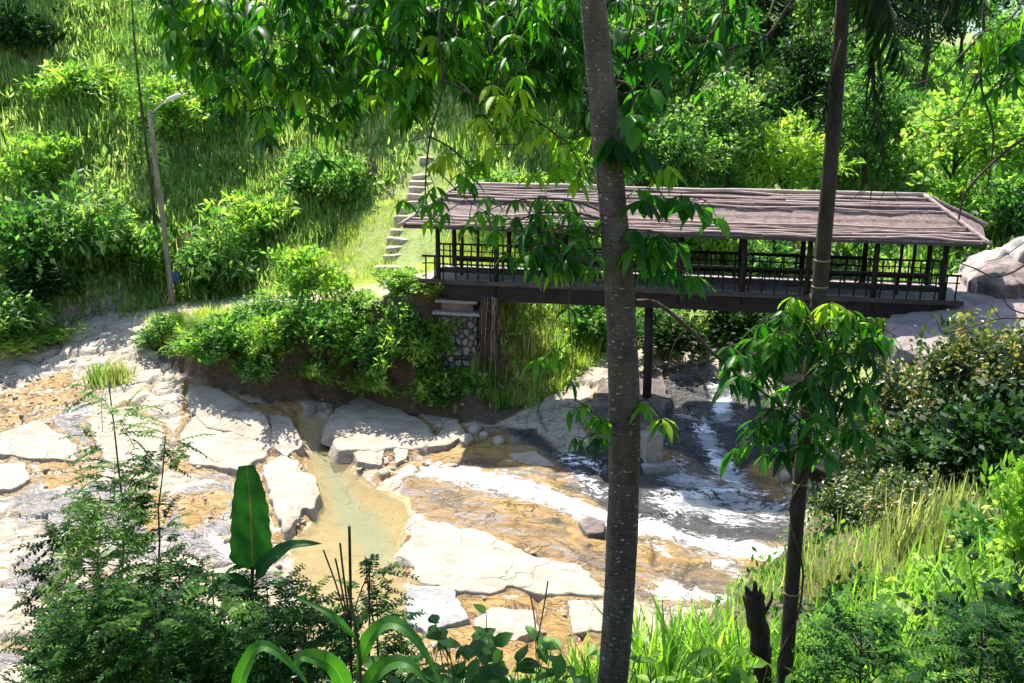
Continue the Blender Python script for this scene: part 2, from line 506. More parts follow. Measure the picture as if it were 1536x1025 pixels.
def vnoise(x, y):
    xi = np.floor(x).astype(int)
    yi = np.floor(y).astype(int)
    fx = x - xi
    fy = y - yi
    fx = fx * fx * (3 - 2 * fx)
    fy = fy * fy * (3 - 2 * fy)
    g = lambda a, b: _tab[a & 255, b & 255]
    return (g(xi, yi) * (1 - fx) + g(xi + 1, yi) * fx) * (1 - fy) + (g(xi, yi + 1) * (1 - fx) + g(xi + 1, yi + 1) * fx) * fy


def fbm(x, y, o=4):
    s = 0
    a = 0.5
    for i in range(o):
        s = s + a * (vnoise(x * 2 ** i + 17 * i, y * 2 ** i + 31 * i) - 0.5)
        a *= 0.5
    return s


def worley(x, y):
    xi = np.floor(x).astype(int)
    yi = np.floor(y).astype(int)
    f1 = np.full(x.shape, 9.0)
    f2 = np.full(x.shape, 9.0)
    cid = np.zeros(x.shape)
    for dx in (-1, 0, 1):
        for dy in (-1, 0, 1):
            a = xi + dx
            b = yi + dy
            px = a + 0.1 + 0.8 * _tab[a & 255, b & 255]
            py = b + 0.1 + 0.8 * _tab[(a + 91) & 255, (b + 57) & 255]
            d = np.hypot(x - px, y - py)
            c_ = _tab[(a + 13) & 255, (b + 201) & 255]
            near = d < f1
            f2 = np.where(near, f1, np.minimum(f2, d))
            cid = np.where(near, c_, cid)
            f1 = np.where(near, d, f1)
    return f1, f2, cid


def sstep(a, b, x):
    t_ = np.clip((x - a) / (b - a), 0, 1)
    return t_ * t_ * (3 - 2 * t_)


def seg_dist(x, y, pts, closed=False):
    d = np.full(np.shape(x), 1e9)
    pts = np.asarray(pts, float)
    n = len(pts)
    for i in range(n if closed else n - 1):
        a = pts[i]
        b = pts[(i + 1) % n]
        ab = b - a
        L = ab @ ab + 1e-9
        tt = np.clip(((x - a[0]) * ab[0] + (y - a[1]) * ab[1]) / L, 0, 1)
        d = np.minimum(d, np.hypot(x - a[0] - tt * ab[0], y - a[1] - tt * ab[1]))
    return d


def inpoly(x, y, pts):
    r = np.zeros(np.shape(x), bool)
    n = len(pts)
    for i in range(n):
        x1, y1 = pts[i]
        x2, y2 = pts[(i + 1) % n]
        cond = ((y1 > y) != (y2 > y))
        xx = (x2 - x1) * (y - y1) / ((y2 - y1) if abs(y2 - y1) > 1e-9 else 1e-9) + x1
        r ^= cond & (x < xx)
    return r


def sdist(x, y, pts):
    d = seg_dist(x, y, pts, True)
    return np.where(inpoly(x, y, pts), d, -d)


# ------------------------------------------------------------------ terrain
BEDPTS = [(170, 462, -2.9), (100, 480, -3.2), (0, 545, -4.2), (0, 600, -4.7), (210, 510, -3.4), (300, 572, -4.1), (400, 602, -4.7),
          (520, 607, -5.2), (150, 560, -4.2), (100, 640, -4.95), (0, 700, -5.3), (300, 680, -5.35), (740, 645, -5.35), (450, 700, -5.75),
          (560, 850, -5.8), (560, 960, -5.85), (0, 900, -5.6), (250, 900, -5.6), (640, 700, -5.6), (800, 680, -5.35), (900, 745, -5.75),
          (760, 790, -5.6), (950, 840, -5.9), (1100, 760, -6.25), (1190, 790, -6.25), (1050, 690, -5.6), (1130, 690, -5.5), (1000, 640, -5.2),
          (1080, 620, -4.75), (1080, 585, -4.4), (1020, 560, -4.2), (900, 650, -5.1), (1100, 850, -6.1), (900, 980, -5.9), (1140, 560, -4.2)]
_bp = np.array([at_z(*q)[:2] for q in BEDPTS] + [(8, 50), (10, 60), (12, 90), (-30, 36), (-30, 24), (-20, 20)])
_bz = np.array([q[2] for q in BEDPTS] + [-2.5, 0.0, 6.0, -5.4, -5.6, -5.6])
_D = np.hypot(_bp[:, None, 0] - _bp[None, :, 0], _bp[:, None, 1] - _bp[None, :, 1])
_A = np.zeros((len(_bp) + 1,) * 2)
_A[:-1, :-1] = _D + np.eye(len(_bp)) * -0.25
_A[-1, :-1] = _A[:-1, -1] = 1
_w = np.linalg.solve(_A, np.append(_bz, 0))


def bed_h(x, y):
    s = np.full(np.shape(x), _w[-1])
    for i in range(len(_bp)):
        s = s + _w[i] * np.hypot(x - _bp[i, 0], y - _bp[i, 1])
    return s


NEAR = [(-90, 18.5), (-30, 19), (-14, 19.4), (-6, 19.8), (0, 20.2), (3, 21.3), (5.6, 24.2), (8.3, 27.6), (10.2, 30.8), (11.6, 33.4), (12.6, 36), (13.2, 39), (13.8, 45), (15, 55), (16, 140), (120, 140), (120, -30), (-90, -30)]
def _t(px, py, z):
    q = at_z(px, py, z)
    return (q[0], q[1])
FAR = [(-90, 39.2), (-30, 39.6), _t(0, 545, -4.2), _t(60, 512, -3.7), _t(100, 484, -3.2), _t(172, 464, -2.9), _t(205, 500, -3.35), _t(250, 545, -3.8), _t(300, 572, -4.1), _t(400, 602, -4.7), _t(520, 607, -5.2),
       _t(640, 628, -5.35), _t(735, 642, -5.4), (0.5, 37.0), (2.0, 38.3), (3.4, 40.2), (4.6, 43), (8, 45.2), (12, 46.2), (13.9, 46.4), (15.6, 60), (16.2, 140), (-90, 140)]
LANDX = [-40, -16.5, -14, -10, -7, -4.5, -3, 0, 3]
SHELFZ = [-3.6, -2.9, -2.8, -2.1, -1.45, -0.6, -0.2, -0.6, -1.5]
HILLY = ([-60, -22, -17.5, -15.5, -13, -9, -5, -2.5, 0, 3, 6, 9, 12, 16, 22, 40, 90], [41, 41.4, 44.4, 46.0, 46.4, 44.8, 42.8, 42.2, 42.5, 45, 47, 48, 48, 48, 48, 50, 60])


def Hgt(x, y, full=False, micro=True):
    x = np.asarray(x, float)
    y = np.asarray(y, float)
    b = bed_h(x, y)
    dn = sdist(x, y, NEAR)
    df = sdist(x, y, FAR)
    wob = fbm(x * 0.9, y * 0.9, 3) * 0.9
    df2 = df + wob * 0.5 + fbm(x * 2.1, y * 2.1, 3) * 0.5
    # slabs and cracks on the bed
    wx = x + fbm(x * 0.7, y * 0.7, 3) * 1.6
    wy = y + fbm(x * 0.7 + 40, y * 0.7, 3) * 1.6
    ca, sa_ = math.cos(0.3), math.sin(0.3)
    rx, ry = wx * ca + wy * sa_, -wx * sa_ + wy * ca
    f1, f2, cid = worley(rx * 0.42, ry * 0.72)
    g1, g2, cid2 = worley(rx * 1.25 + 9, ry * 2.0 + 5)
    edge = f2 - f1
    edge2 = g2 - g1
    slab = sstep(0.03, 0.16, edge) * (0.35 + 0.65 * cid)
    mic = slab * 0.22 + sstep(0.02, 0.12, edge2) * 0.07 * cid2 + fbm(x * 2.2, y * 2.2, 4) * 0.16
    h = b + (mic - 0.12 if micro else 0)
    # near bank
    hn = -5.75 + 0.60 * dn + fbm(x * 0.35, y * 0.35, 4) * 1.3 * sstep(0, 4, dn)
    hn = np.maximum(hn, b * 0.0 - 9)
    kn = sstep(-0.2, 0.6, dn)
    hn = np.where(dn > 24, -5.75 + 14.4 + 0.12 * (dn - 24), hn)
    # far shelf
    sh = np.interp(x, LANDX, SHELFZ) + fbm(x * 0.5, y * 0.5, 4) * 0.35
    low = sdist(x, y, [(-3.6, 30), (0.6, 30), (0.6, 37.6), (-1.2, 38.6), (-3.0, 38.75), (-3.9, 38.4)])
    sh = sh + (np.minimum(sh, -3.9) - sh) * sstep(-0.1, 0.5, low)
    steep = np.interp(x, [-16, -1.6, -0.4, 0.8, 4], [0.8, 1.5, 3.2, 5.0, 5.5])
    ks = sstep(0, 1, df2 / steep)
    hy = np.interp(x, *HILLY)
    up = np.maximum(y - hy, 0)
    slope = np.interp(x, [-30, -10, 0, 10, 20, 34, 60], [0.74, 0.66, 0.60, 0.50, 0.36, 0.20, 0.12])
    hill = slope * (np.sqrt(up * up + 0.8) - 0.894) + fbm(x * 0.22, y * 0.22, 4) * 1.6 * sstep(0, 6, up)
    hf = sh + hill
    h = h * (1 - kn) + hn * kn
    h = np.where((df > 0) & (dn <= 0), b * (1 - ks) + hf * ks + (h - b) * (1 - ks), h)
    rb = (dn > 0) & (y > hy)
    h = np.where(rb, np.maximum(h, np.minimum(hn, 1.0) + hill), h)
    if full:
        return h, dn, df, ks, edge, edge2, up
    return h


def gz(x, y):
    return float(Hgt(np.array([x]), np.array([y]), micro=True)[0])


# ------------------------------------------------------------------ object helpers
def link(o, parent=None):
    COL.objects.link(o)
    if parent is not None:
        o.parent = parent
    return o


def tag(o, label=None, cat=None, group=None, kind=None):
    if label:
        o['label'] = label
    if cat:
        o['category'] = cat
    if group:
        o['group'] = group
    if kind:
        o['kind'] = kind
    return o


def empty(name, loc, label, cat, group=None, rz=0.0, scale=None):
    o = bpy.data.objects.new(name, None)
    o.empty_display_size = 0.2
    o.location = loc
    o.rotation_euler = (0, 0, rz)
    if scale is not None:
        o.scale = scale
    COL.objects.link(o)
    return tag(o, label, cat, group)


class MB:
    """collects quads with numpy and builds one mesh object"""

    def __init__(self):
        self.V, self.F, self.T, self.A, self.n = [], [], [], [], 0

    def add(self, V, F, tone=0.5, along=0.0):
        V = np.asarray(V, float)
        F = np.asarray(F, int)
        self.V.append(V)
        self.F.append(F + self.n)
        self.T.append(np.broadcast_to(np.asarray(tone, float), (len(V),)).copy())
        self.A.append(np.broadcast_to(np.asarray(along, float), (len(V),)).copy())
        self.n += len(V)

    def leaves(self, tpl, pos, d, nrm, length, tone, wid=1.0):
        TV, TF = tpl
        pos = np.asarray(pos, float)
        n = len(pos)
        if n == 0:
            return
        d = d / (np.linalg.norm(d, axis=1, keepdims=True) + 1e-9)
        x = np.cross(d, nrm)
        x /= np.linalg.norm(x, axis=1, keepdims=True) + 1e-9
        z = np.cross(x, d)
        L = np.broadcast_to(np.asarray(length, float), (n,))[:, None, None]
        W = np.broadcast_to(np.asarray(wid, float), (n,))[:, None, None]
        V = pos[:, None, :] + L * (TV[None, :, 0:1] * W * x[:, None, :] + TV[None, :, 1:2] * d[:, None, :] + TV[None, :, 2:3] * z[:, None, :])
        k = len(TV)
        F = TF[None] + (np.arange(n) * k)[:, None, None]
        self.add(V.reshape(-1, 3), F.reshape(-1, 4), np.repeat(np.broadcast_to(tone, (n,)), k))

    def tube(self, pts, rad, seg=7, tone=0.5):
        pts = np.asarray(pts, float)
        n = len(pts)
        rad = np.broadcast_to(np.asarray(rad, float), (n,))
        tg = np.gradient(pts, axis=0)
        tg /= np.linalg.norm(tg, axis=1, keepdims=True) + 1e-9
        ref = np.array([1.0, 0, 0]) if abs(tg[:, 0]).mean() < 0.8 else np.array([0, 0, 1.0])
        a = np.cross(tg, ref)
        a /= np.linalg.norm(a, axis=1, keepdims=True) + 1e-9
        b = np.cross(tg, a)
        th = np.arange(seg) * 2 * PI / seg
        V = pts[:, None] + rad[:, None, None] * (np.cos(th)[None, :, None] * a[:, None] + np.sin(th)[None, :, None] * b[:, None])
        V = V.reshape(-1, 3)
        i = np.arange(n - 1)[:, None] * seg
        j = np.arange(seg)[None]
        j2 = (j + 1) % seg
        F = np.stack([i + j, i + j2, i + seg + j2, i + seg + j], -1).reshape(-1, 4)
        base = len(V)
        V = np.vstack([V, pts[0], pts[-1]])
        caps = []
        for q in range(0, seg, 2):
            q1, q2 = (q + 1) % seg, (q + 2) % seg
            caps.append([base, q2 if q + 2 <= seg else 0, q1, q])
            o_ = (n - 1) * seg
            caps.append([base + 1, o_ + q, o_ + q1, o_ + (q2 if q + 2 <= seg else 0)])
        if seg % 2 == 0:
            F = np.vstack([F, np.array(caps)])
        self.add(V, F, tone)

    def box(self, lo, hi, jit=0.0, rs=None):
        x0, y0, z0 = lo
        x1, y1, z1 = hi
        V = np.array([(x0, y0, z0), (x1, y0, z0), (x1, y1, z0), (x0, y1, z0), (x0, y0, z1), (x1, y0, z1), (x1, y1, z1), (x0, y1, z1)])
        if jit and rs is not None:
            V = V + rs.uniform(-jit, jit, V.shape)
        self.add(V, [(0, 3, 2, 1), (4, 5, 6, 7), (0, 1, 5, 4), (1, 2, 6, 5), (2, 3, 7, 6), (3, 0, 4, 7)])

    def build(self, name, material, parent=None, smooth=True, attrs=False):
        V = np.vstack(self.V)
        F = np.vstack(self.F)
        me = bpy.data.meshes.new(name)
        me.vertices.add(len(V))
        me.vertices.foreach_set('co', V.astype(np.float32).ravel())
        me.loops.add(len(F) * 4)
        me.loops.foreach_set('vertex_index', F.astype(np.int32).ravel())
        me.polygons.add(len(F))
        me.polygons.foreach_set('loop_start', (np.arange(len(F)) * 4).astype(np.int32))
        me.polygons.foreach_set('loop_total', np.full(len(F), 4, np.int32))
        me.polygons.foreach_set('use_smooth', np.full(len(F), smooth, bool))
        at = me.attributes.new('tone', 'FLOAT', 'POINT')
        at.data.foreach_set('value', np.concatenate(self.T).astype(np.float32))
        if attrs:
            at = me.attributes.new('along', 'FLOAT', 'POINT')
            at.data.foreach_set('value', np.concatenate(self.A).astype(np.float32))
        me.materials.append(material)
        me.update()
        me.validate()
        return link(bpy.data.objects.new(name, me), parent)


def leaf_tpl(n=3, w=0.3, fold=0.25, droop=0.25, p=0.8, across=2):
    tt = np.linspace(0, 1, n + 1)
    wd = np.maximum(np.sin(PI * tt ** p) ** 0.9, 0.03) * w / 2
    V = []
    for a, b in zip(tt, wd):
        z = -droop * a * a
        y = a * (1 - 0.12 * droop * a)
        if across == 2:
            V += [(-b, y, z + fold * b), (0, y, z), (b, y, z + fold * b)]
        else:
            V += [(-b, y, z), (b, y, z)]
    F = []
    k = across + 1
    for i in range(n):
        for j in range(across):
            F.append((i * k + j, i * k + j + 1, (i + 1) * k + j + 1, (i + 1) * k + j))
    return np.array(V), np.array(F)


def blade_tpl(n=3, w=0.05, droop=0.6):
    tt = np.linspace(0, 1, n + 1)
    V = []
    for a in tt:
        b = w / 2 * max((1 - a) ** 0.6, 0.04) * min(1, 0.55 + a * 2)
        V += [(-b, a * (1 - 0.25 * droop * a), -droop * a * a), (b, a * (1 - 0.25 * droop * a), -droop * a * a)]
    F = [(2 * i, 2 * i + 1, 2 * i + 3, 2 * i + 2) for i in range(n)]
    return np.array(V), np.array(F)


LANCE = leaf_tpl(4, 0.26, 0.35, 0.3, 0.85)
LANCE1 = leaf_tpl(3, 0.27, 0.0, 0.3, 0.85, 1)
OVAL = leaf_tpl(3, 0.5, 0.3, 0.2, 0.95)
OVAL1 = leaf_tpl(2, 0.52, 0.0, 0.15, 0.95, 1)
ROUND = leaf_tpl(4, 0.68, 0.2, 0.15, 0.75)
BLADE = blade_tpl(3, 0.06, 0.55)
BLADEW = blade_tpl(3, 0.13, 0.6)
STRAP = blade_tpl(5, 0.11, 0.8)


def rand_dir(rs, n):
    v = rs.normal(size=(n, 3))
    return v / np.linalg.norm(v, axis=1, keepdims=True)


def wander(a, b, rs, n=7, amp=0.06):
    a = np.asarray(a, float)
    b = np.asarray(b, float)
    L = np.linalg.norm(b - a)
    tt = np.linspace(0, 1, n)[:, None]
    w_ = np.cumsum(rs.normal(size=(n, 3)), axis=0) * amp * L / math.sqrt(n)
    w_ -= tt * w_[-1]
    return a + (b - a) * tt + w_ - w_[0] * (1 - tt)


def curve_pts(pts, n=24):
    """Catmull-Rom through the points"""
    P_ = np.asarray(pts, float)
    P_ = np.vstack([2 * P_[0] - P_[1], P_, 2 * P_[-1] - P_[-2]])
    out_ = []
    segs = len(P_) - 3
    per = max(2, n // segs)
    for i in range(segs):
        p0, p1, p2, p3 = P_[i:i + 4]
        for q in np.linspace(0, 1, per, endpoint=(i == segs - 1)):
            out_.append(0.5 * ((2 * p1) + (-p0 + p2) * q + (2 * p0 - 5 * p1 + 4 * p2 - p3) * q * q + (-p0 + 3 * p1 - 3 * p2 + p3) * q ** 3))
    return np.array(out_)


def crown(mb, rs, c, r, nclump, per, tpl, ll, csz=0.3, up=0.35, lump=0.3, lower=-0.25, tone=(0.25, 0.8), flat=0.0, shell=0.5):
    """leaf clumps through the volume of a lumpy ellipsoid; returns the clump centres"""
    c = np.asarray(c, float)
    r = np.asarray(r, float)
    d = rand_dir(rs, nclump * 3)
    d = d[d[:, 2] > lower][:nclump]
    ph = rs.uniform(0, 6, 6)
    R = 1 + lump * (np.sin(3.1 * d[:, 0] * 2 + ph[0]) * np.sin(2.7 * d[:, 1] * 2 + ph[1]) + 0.6 * np.sin(5 * d[:, 2] + ph[2] + 3 * d[:, 0]))
    rad = R * (shell + (1 - shell) * rs.rand(len(d)) ** 0.6)
    cc = c + d * rad[:, None] * r
    n = len(cc) * per
    ctone = rs.uniform(tone[0], tone[1], len(cc))
    idx = np.repeat(np.arange(len(cc)), per)
    dirs = d[idx] * 0.55 + rand_dir(rs, n) * 0.85 + np.array([0, 0, up])
    pos = cc[idx] + rand_dir(rs, n) * csz * rs.rand(n)[:, None] ** 0.5
    nr = np.array([0, 0, 1.0]) + rand_dir(rs, n) * 0.75
    mb.leaves(tpl, pos, dirs, nr, ll * rs.uniform(0.65, 1.25, n), np.clip(ctone[idx] + rs.normal(0, 0.12, n), 0, 1))
    return cc


def stems(mb, rs, base, tips, r0, n=8, amp=0.12):
    for i in rs.choice(len(tips), min(n, len(tips)), replace=False):
        pts = wander(base + rs.normal(0, r0, 3) * np.array([1, 1, 0]), tips[i], rs, 6, amp)
        mb.tube(pts, np.linspace(r0, r0 * 0.25, 6), 6)


PROTO = {}


def shrub_proto(key, seed, r, nclump, per, tpl, ll, material, csz=0.28, up=0.35, tone=(0.1, 0.9), lump=0.5, stem_r=0.025, lower=-0.35):
    rs = np.random.RandomState(seed)
    mb = MB()
    cc = crown(mb, rs, (0, 0, r[2] * 0.75), r, nclump, per, tpl, ll, csz * 1.15, up, lump, lower, tone, shell=0.38)
    fol = mb.build('foliage', material)
    sb = MB()
    stems(sb, rs, np.array([0, 0, -0.3]), cc, stem_r, 9)
    st = sb.build('stem', M['twig'])
    PROTO[key] = (fol.data, st.data)
    bpy.data.objects.remove(fol)
    bpy.data.objects.remove(st)


def tree_proto(key, seed, h, r, nclump, per, tpl, ll, material, trunk_r=0.16, csz=0.5, tone=(0.2, 0.8), lump=0.35):
    rs = np.random.RandomState(seed)
    mb = MB()
    cz = h - r[2]
    cc = crown(mb, rs, (0, 0, cz), r, nclump, per, tpl, ll, csz, 0.1, lump, -0.8, tone, shell=0.35)
    fol = mb.build('crown', material)
    sb = MB()
    top = np.array([rs.normal(0, 0.2), rs.normal(0, 0.2), cz + r[2] * 0.4])
    tp = wander((0, 0, -0.5), top, rs, 9, 0.05)
    sb.tube(tp, np.linspace(trunk_r, trunk_r * 0.35, 9), 8)
    for i in rs.choice(len(cc), 12, replace=False):
        q = tp[rs.randint(3, 8)]
        sb.tube(wander(q, cc[i], rs, 6, 0.1), np.linspace(trunk_r * 0.4, trunk_r * 0.08, 6), 6)
    st = sb.build('trunk', M['twig'])
    PROTO[key] = (fol.data, st.data)
    bpy.data.objects.remove(fol)
    bpy.data.objects.remove(st)


def spot(px, Y, dz=0.0):
    """ground point seen at column px, Y metres out"""
    x = 0.0
    z = 0.0
    for _ in range(4):
        D = Y * _f[1] + (z - CAM[2]) * _f[2]
        x = (px - 768) / FPX * D
        z = gz(x, Y)
    return np.array([x, Y, z + dz])


def put(key, name, px, Y, s, label, cat, group=None, rz=None, dz=0.0):
    if rz is None:
        rz = (px * 0.37 + Y * 1.7) % 6.28
    s = s if isinstance(s, tuple) else (s, s, s)
    o = empty(name, spot(px, Y, dz), label, cat, group, rz, s)
    a, b = PROTO[key]
    link(bpy.data.objects.new('crown' if 'tree' in name else 'foliage', a), o)
    link(bpy.data.objects.new('trunk' if 'tree' in name else 'stem', b), o)
    return o

# ------------------------------------------------------------------ build the ground
def axis(fine0, fine1, fs, lo, hi, cs):
    a = list(np.arange(fine0, fine1, fs))
    q, s_ = fine0, fs
    left = []
    while q > lo:
        s_ = min(s_ * 1.25, cs)
        q -= s_
        left.append(q)
    q, s_ = a[-1], fs
    right = []
    while q < hi:
        s_ = min(s_ * 1.25, cs)
        q += s_
        right.append(q)
    return np.array(left[::-1] + a + right)


gx = axis(-22, 13, 0.085, -75, 95, 1.6)
gy = axis(20.5, 43, 0.085, -14, 132, 1.3)
GX, GY = np.meshgrid(gx, gy)
GZ, DN, DF, KS, ED, ED2, UP = Hgt(GX, GY, True)


def pw(pts, z=-5.6):
    return [tuple(at_z(a, b, z)[:2]) for a, b in pts]


def region(pts, z=-5.6, feather=0.35):
    return np.clip(0.5 + sdist(GX, GY, pw(pts, z)) / (2 * feather), 0, 1)


def band(pts, wpx, z=-5.7, feather=0.3):
    q = pw(pts, z)
    d = seg_dist(GX, GY, q)
    return np.clip(0.5 + (wpx - d) / (2 * feather), 0, 1)


onbed = (DN < 0.5) & (DF < 0.3)
POOLPX = [(446, 640), (500, 640), (512, 668), (530, 700), (560, 722), (615, 742), (618, 762), (598, 795), (600, 845), (612, 890), (608, 960), (560, 1000), (470, 990), (455, 900), (436, 850), (432, 805), (462, 780), (482, 745), (474, 712), (456, 690)]
DEEPPX = [(470, 660), (492, 655), (520, 700), (560, 745), (590, 780), (588, 830), (540, 815), (505, 770), (488, 720)]
pool = region(POOLPX, -5.7, 0.3)
deep = region(DEEPPX, -5.7, 0.9)
stream = region([(600, 735), (640, 690), (700, 665), (745, 655), (820, 690), (905, 740), (1000, 640), (1050, 615), (1110, 640), (1200, 760), (1210, 850), (1110, 905), (960, 890), (905, 868), (800, 830), (700, 800), (640, 782)], -5.7, 0.5)
och = np.zeros_like(GX)
for pts, z in [([(620, 690), (660, 668), (740, 660), (800, 700), (880, 735), (905, 748), (905, 768), (800, 715), (700, 705), (640, 712)], -5.5),
               ([(720, 758), (800, 765), (900, 795), (1000, 812), (1100, 800), (1190, 815), (1190, 860), (1100, 850), (1000, 845), (900, 830), (800, 800)], -5.8),
               ([(690, 790), (760, 810), (860, 850), (905, 870), (905, 880), (850, 862), (740, 818)], -5.7),
               ([(0, 600), (60, 585), (110, 578), (118, 600), (60, 640), (0, 665)], -4.8),
               ([(60, 580), (140, 570), (150, 590), (90, 600)], -4.4),
               ([(400, 628), (440, 612), (470, 640), (450, 690), (410, 670), (380, 700), (370, 680), (405, 655)], -5.3),
               ([(255, 740), (330, 735), (345, 760), (280, 790)], -5.5), ([(180, 760), (240, 735), (260, 760), (230, 800)], -5.5),
               ([(620, 880), (760, 900), (900, 880), (930, 960), (900, 1010), (620, 1010)], -5.8),
               ([(1100, 690), (1200, 690), (1220, 730), (1140, 735)], -5.9), ([(985, 660), (1010, 655), (1000, 700), (985, 705)], -5.5),
               ([(60, 700), (140, 690), (150, 720), (70, 735)], -5.4), ([(275, 632), (330, 640), (300, 650), (275, 650)], -5.1)]:
    och = np.maximum(och, region(pts, z, 0.4))
wet = np.maximum(stream * 0.95, np.maximum.reduce([region(p_, z, 0.5) for p_, z in [
    ([(30, 640), (120, 600), (150, 625), (60, 665)], -4.8), ([(225, 745), (345, 720), (400, 760), (420, 830), (330, 850), (250, 820)], -5.6),
    ([(55, 630), (140, 640), (180, 690), (100, 680)], -5.2), ([(610, 880), (690, 880), (720, 930), (640, 960)], -5.7),
    ([(10, 720), (60, 710), (80, 780), (20, 800)], -5.5), ([(730, 640), (800, 650), (900, 705), (905, 735), (830, 700)], -5.3),
    ([(1000, 575), (1120, 575), (1190, 680), (1000, 660)], -4.7)]]) * 0.85)
shade_wet = np.maximum.reduce([region([(890, 690), (960, 695), (1010, 705), (1200, 750), (1205, 800), (1100, 795), (960, 782), (890, 755), (830, 700)], -5.8, 0.5), region([(990, 590), (1140, 590), (1190, 660), (1100, 680), (990, 650)], -4.9, 0.6), region([(735, 640), (800, 645), (900, 700), (900, 735), (830, 690)], -5.3, 0.5) * 0.75])  # dark wet rock plus painted shade across the bridge's shadow zone
foam = np.maximum.reduce([band([(650, 708), (720, 722), (800, 742), (880, 766), (960, 780), (1060, 792), (1180, 815)], 0.55, -5.7, 0.6) * 1.12,
                          band([(1055, 660), (1080, 690), (1105, 708)], 0.4, -5.5, 0.5), band([(1010, 760), (1060, 745), (1100, 765)], 0.9, -6.0, 1.1) * 0.88,
                          band([(1060, 825), (1110, 850)], 0.45, -6.0, 0.6) * 0.85, band([(1000, 890), (1080, 895)], 0.5, -6.0, 0.5) * 0.9,
                          band([(1010, 720), (1080, 735), (1160, 760)], 0.8, -6.0, 1.0) * 0.84, band([(1080, 585), (1085, 610)], 0.45, -4.5) * 0.9, band([(1020, 625), (1120, 640)], 0.25, -5.0, 0.4) * 0.8, band([(900, 700), (840, 690)], 0.4, -5.5, 0.6) * 0.75, band([(905, 735), (860, 715)], 0.4, -5.6, 0.6) * 0.75,
                          band([(640, 690), (646, 712)], 0.12, -5.6), band([(760, 690), (800, 690)], 0.12, -5.4) * 0.7, band([(660, 720), (740, 740)], 0.4, -5.7, 0.6) * 0.7,
                          band([(320, 800), (345, 835)], 0.25, -5.6) * 0.9, band([(970, 800), (1000, 830)], 0.4, -5.9, 0.7) * 0.6])
foam = np.maximum(foam, stream * 0.27 * (GX > 2.5)) * (0.75 + 0.5 * (fbm(GX * 1.5, GY * 3.2, 4) + 0.25))
wet = np.maximum(wet, np.clip(fbm(GX * 0.45 + 3, GY * 1.1, 4) * 2.6 + 0.32, 0, 0.85) * (GX < -5.5) * np.clip((-4.2 - GZ) / 0.5, 0, 1))
och = np.maximum(och, np.clip(fbm(GX * 0.4 + 30, GY * 1.2 + 7, 4) * 2.8 - 0.06, 0, 0.8) * (GX < -5.5) * np.clip((-4.2 - GZ) / 0.5, 0, 1))
gap = (1 - np.clip(ED / 0.17, 0, 1))
och = np.maximum(och, gap * 0.56 * (fbm(GX * 0.25, GY * 0.25, 3) > -0.06) * (GZ < -3.9))
crk = np.maximum((1 - np.clip(ED / 0.05, 0, 1)) * 0.9, (1 - np.clip(ED2 / 0.04, 0, 1)) * 0.5 * np.clip(wet + 0.4, 0, 1))
BH = bed_h(GX, GY)
GZ = np.where(onbed, GZ - 0.72 * stream * (GZ - BH) - 0.7 * pool * (GZ - BH + 0.05), GZ)
GZ = GZ - pool * onbed * 0.26 - deep * onbed * 0.4
led = stream * np.clip((GX - 1.0) / 3, 0, 1)
sz_ = GZ + fbm(GX * 0.5, GY * 0.5, 3) * 0.5
tq = sz_ / 0.42
GZ = GZ + led * onbed * 0.42 * (np.floor(tq) + sstep(0.55, 0.95, tq - np.floor(tq)) - tq + 0.25) * 0.85
GZ = np.where(onbed, GZ - foam * 0.04 + stream * (fbm((GX * 0.946 - GY * 0.325) * 0.5, (GX * 0.325 + GY * 0.946) * 2.2, 4) * 0.34), GZ)
earthbed = np.where(DF > -0.4, np.clip(0.5 + (DF + 0.05) * 1.2, 0, 1), 0) * (GX > -14.8) * (GX < 0.6)
SAND_B = [_t(780, 645, -5.2), _t(830, 625, -4.9), _t(915, 600, -4.6), _t(915, 655, -5.1), _t(850, 655, -5.2)]
PINKB = [_t(830, 570, -3.6), _t(850, 500, -2.6), _t(925, 520, -3.0), _t(925, 600, -4.3)]
dirt_path = np.clip(1.2 - seg_dist(GX, GY, [spot(120, 43.0)[:2], (-16, 44.0), (-13.5, 44.8), (-9, 43.0), (-6, 41.0), (-4.2, 39.9), (-2.6, 38.9)]) / 1.5, 0, 1)
patch = np.clip(1.0 - np.hypot(GX - spot(460, 46)[0], (GY - 45.4) * 0.8) / 1.8, 0, 1)
sandg = np.maximum.reduce([dirt_path * 0.95, patch * 0.75, np.clip(0.5 + sdist(GX, GY, SAND_B) / 0.8, 0, 1), np.clip(0.5 + sdist(GX, GY, PINKB) / 0.8, 0, 1) * 0.9,
                           np.clip(0.6 + sdist(GX, GY, [(-26, 39), (-14, 38), (-13.2, 44.6), (-17, 44.6), (-19.5, 42.6)]) / 1.0, 0, 1)])
sandg = sandg * np.where((DF > -0.2) & (GX > -15), np.clip((KS - 0.8) / 0.15, 0, 1), 1)
earthg = np.where((DF > -0.3) & (KS < 0.93) & (GX > -15.2) & (GX < 0.5), 0.9, 0.0)
earthg = np.maximum(earthg, np.where((DN > 0) & (DN < 24) & (GY < 38), 0.62, 0.0))

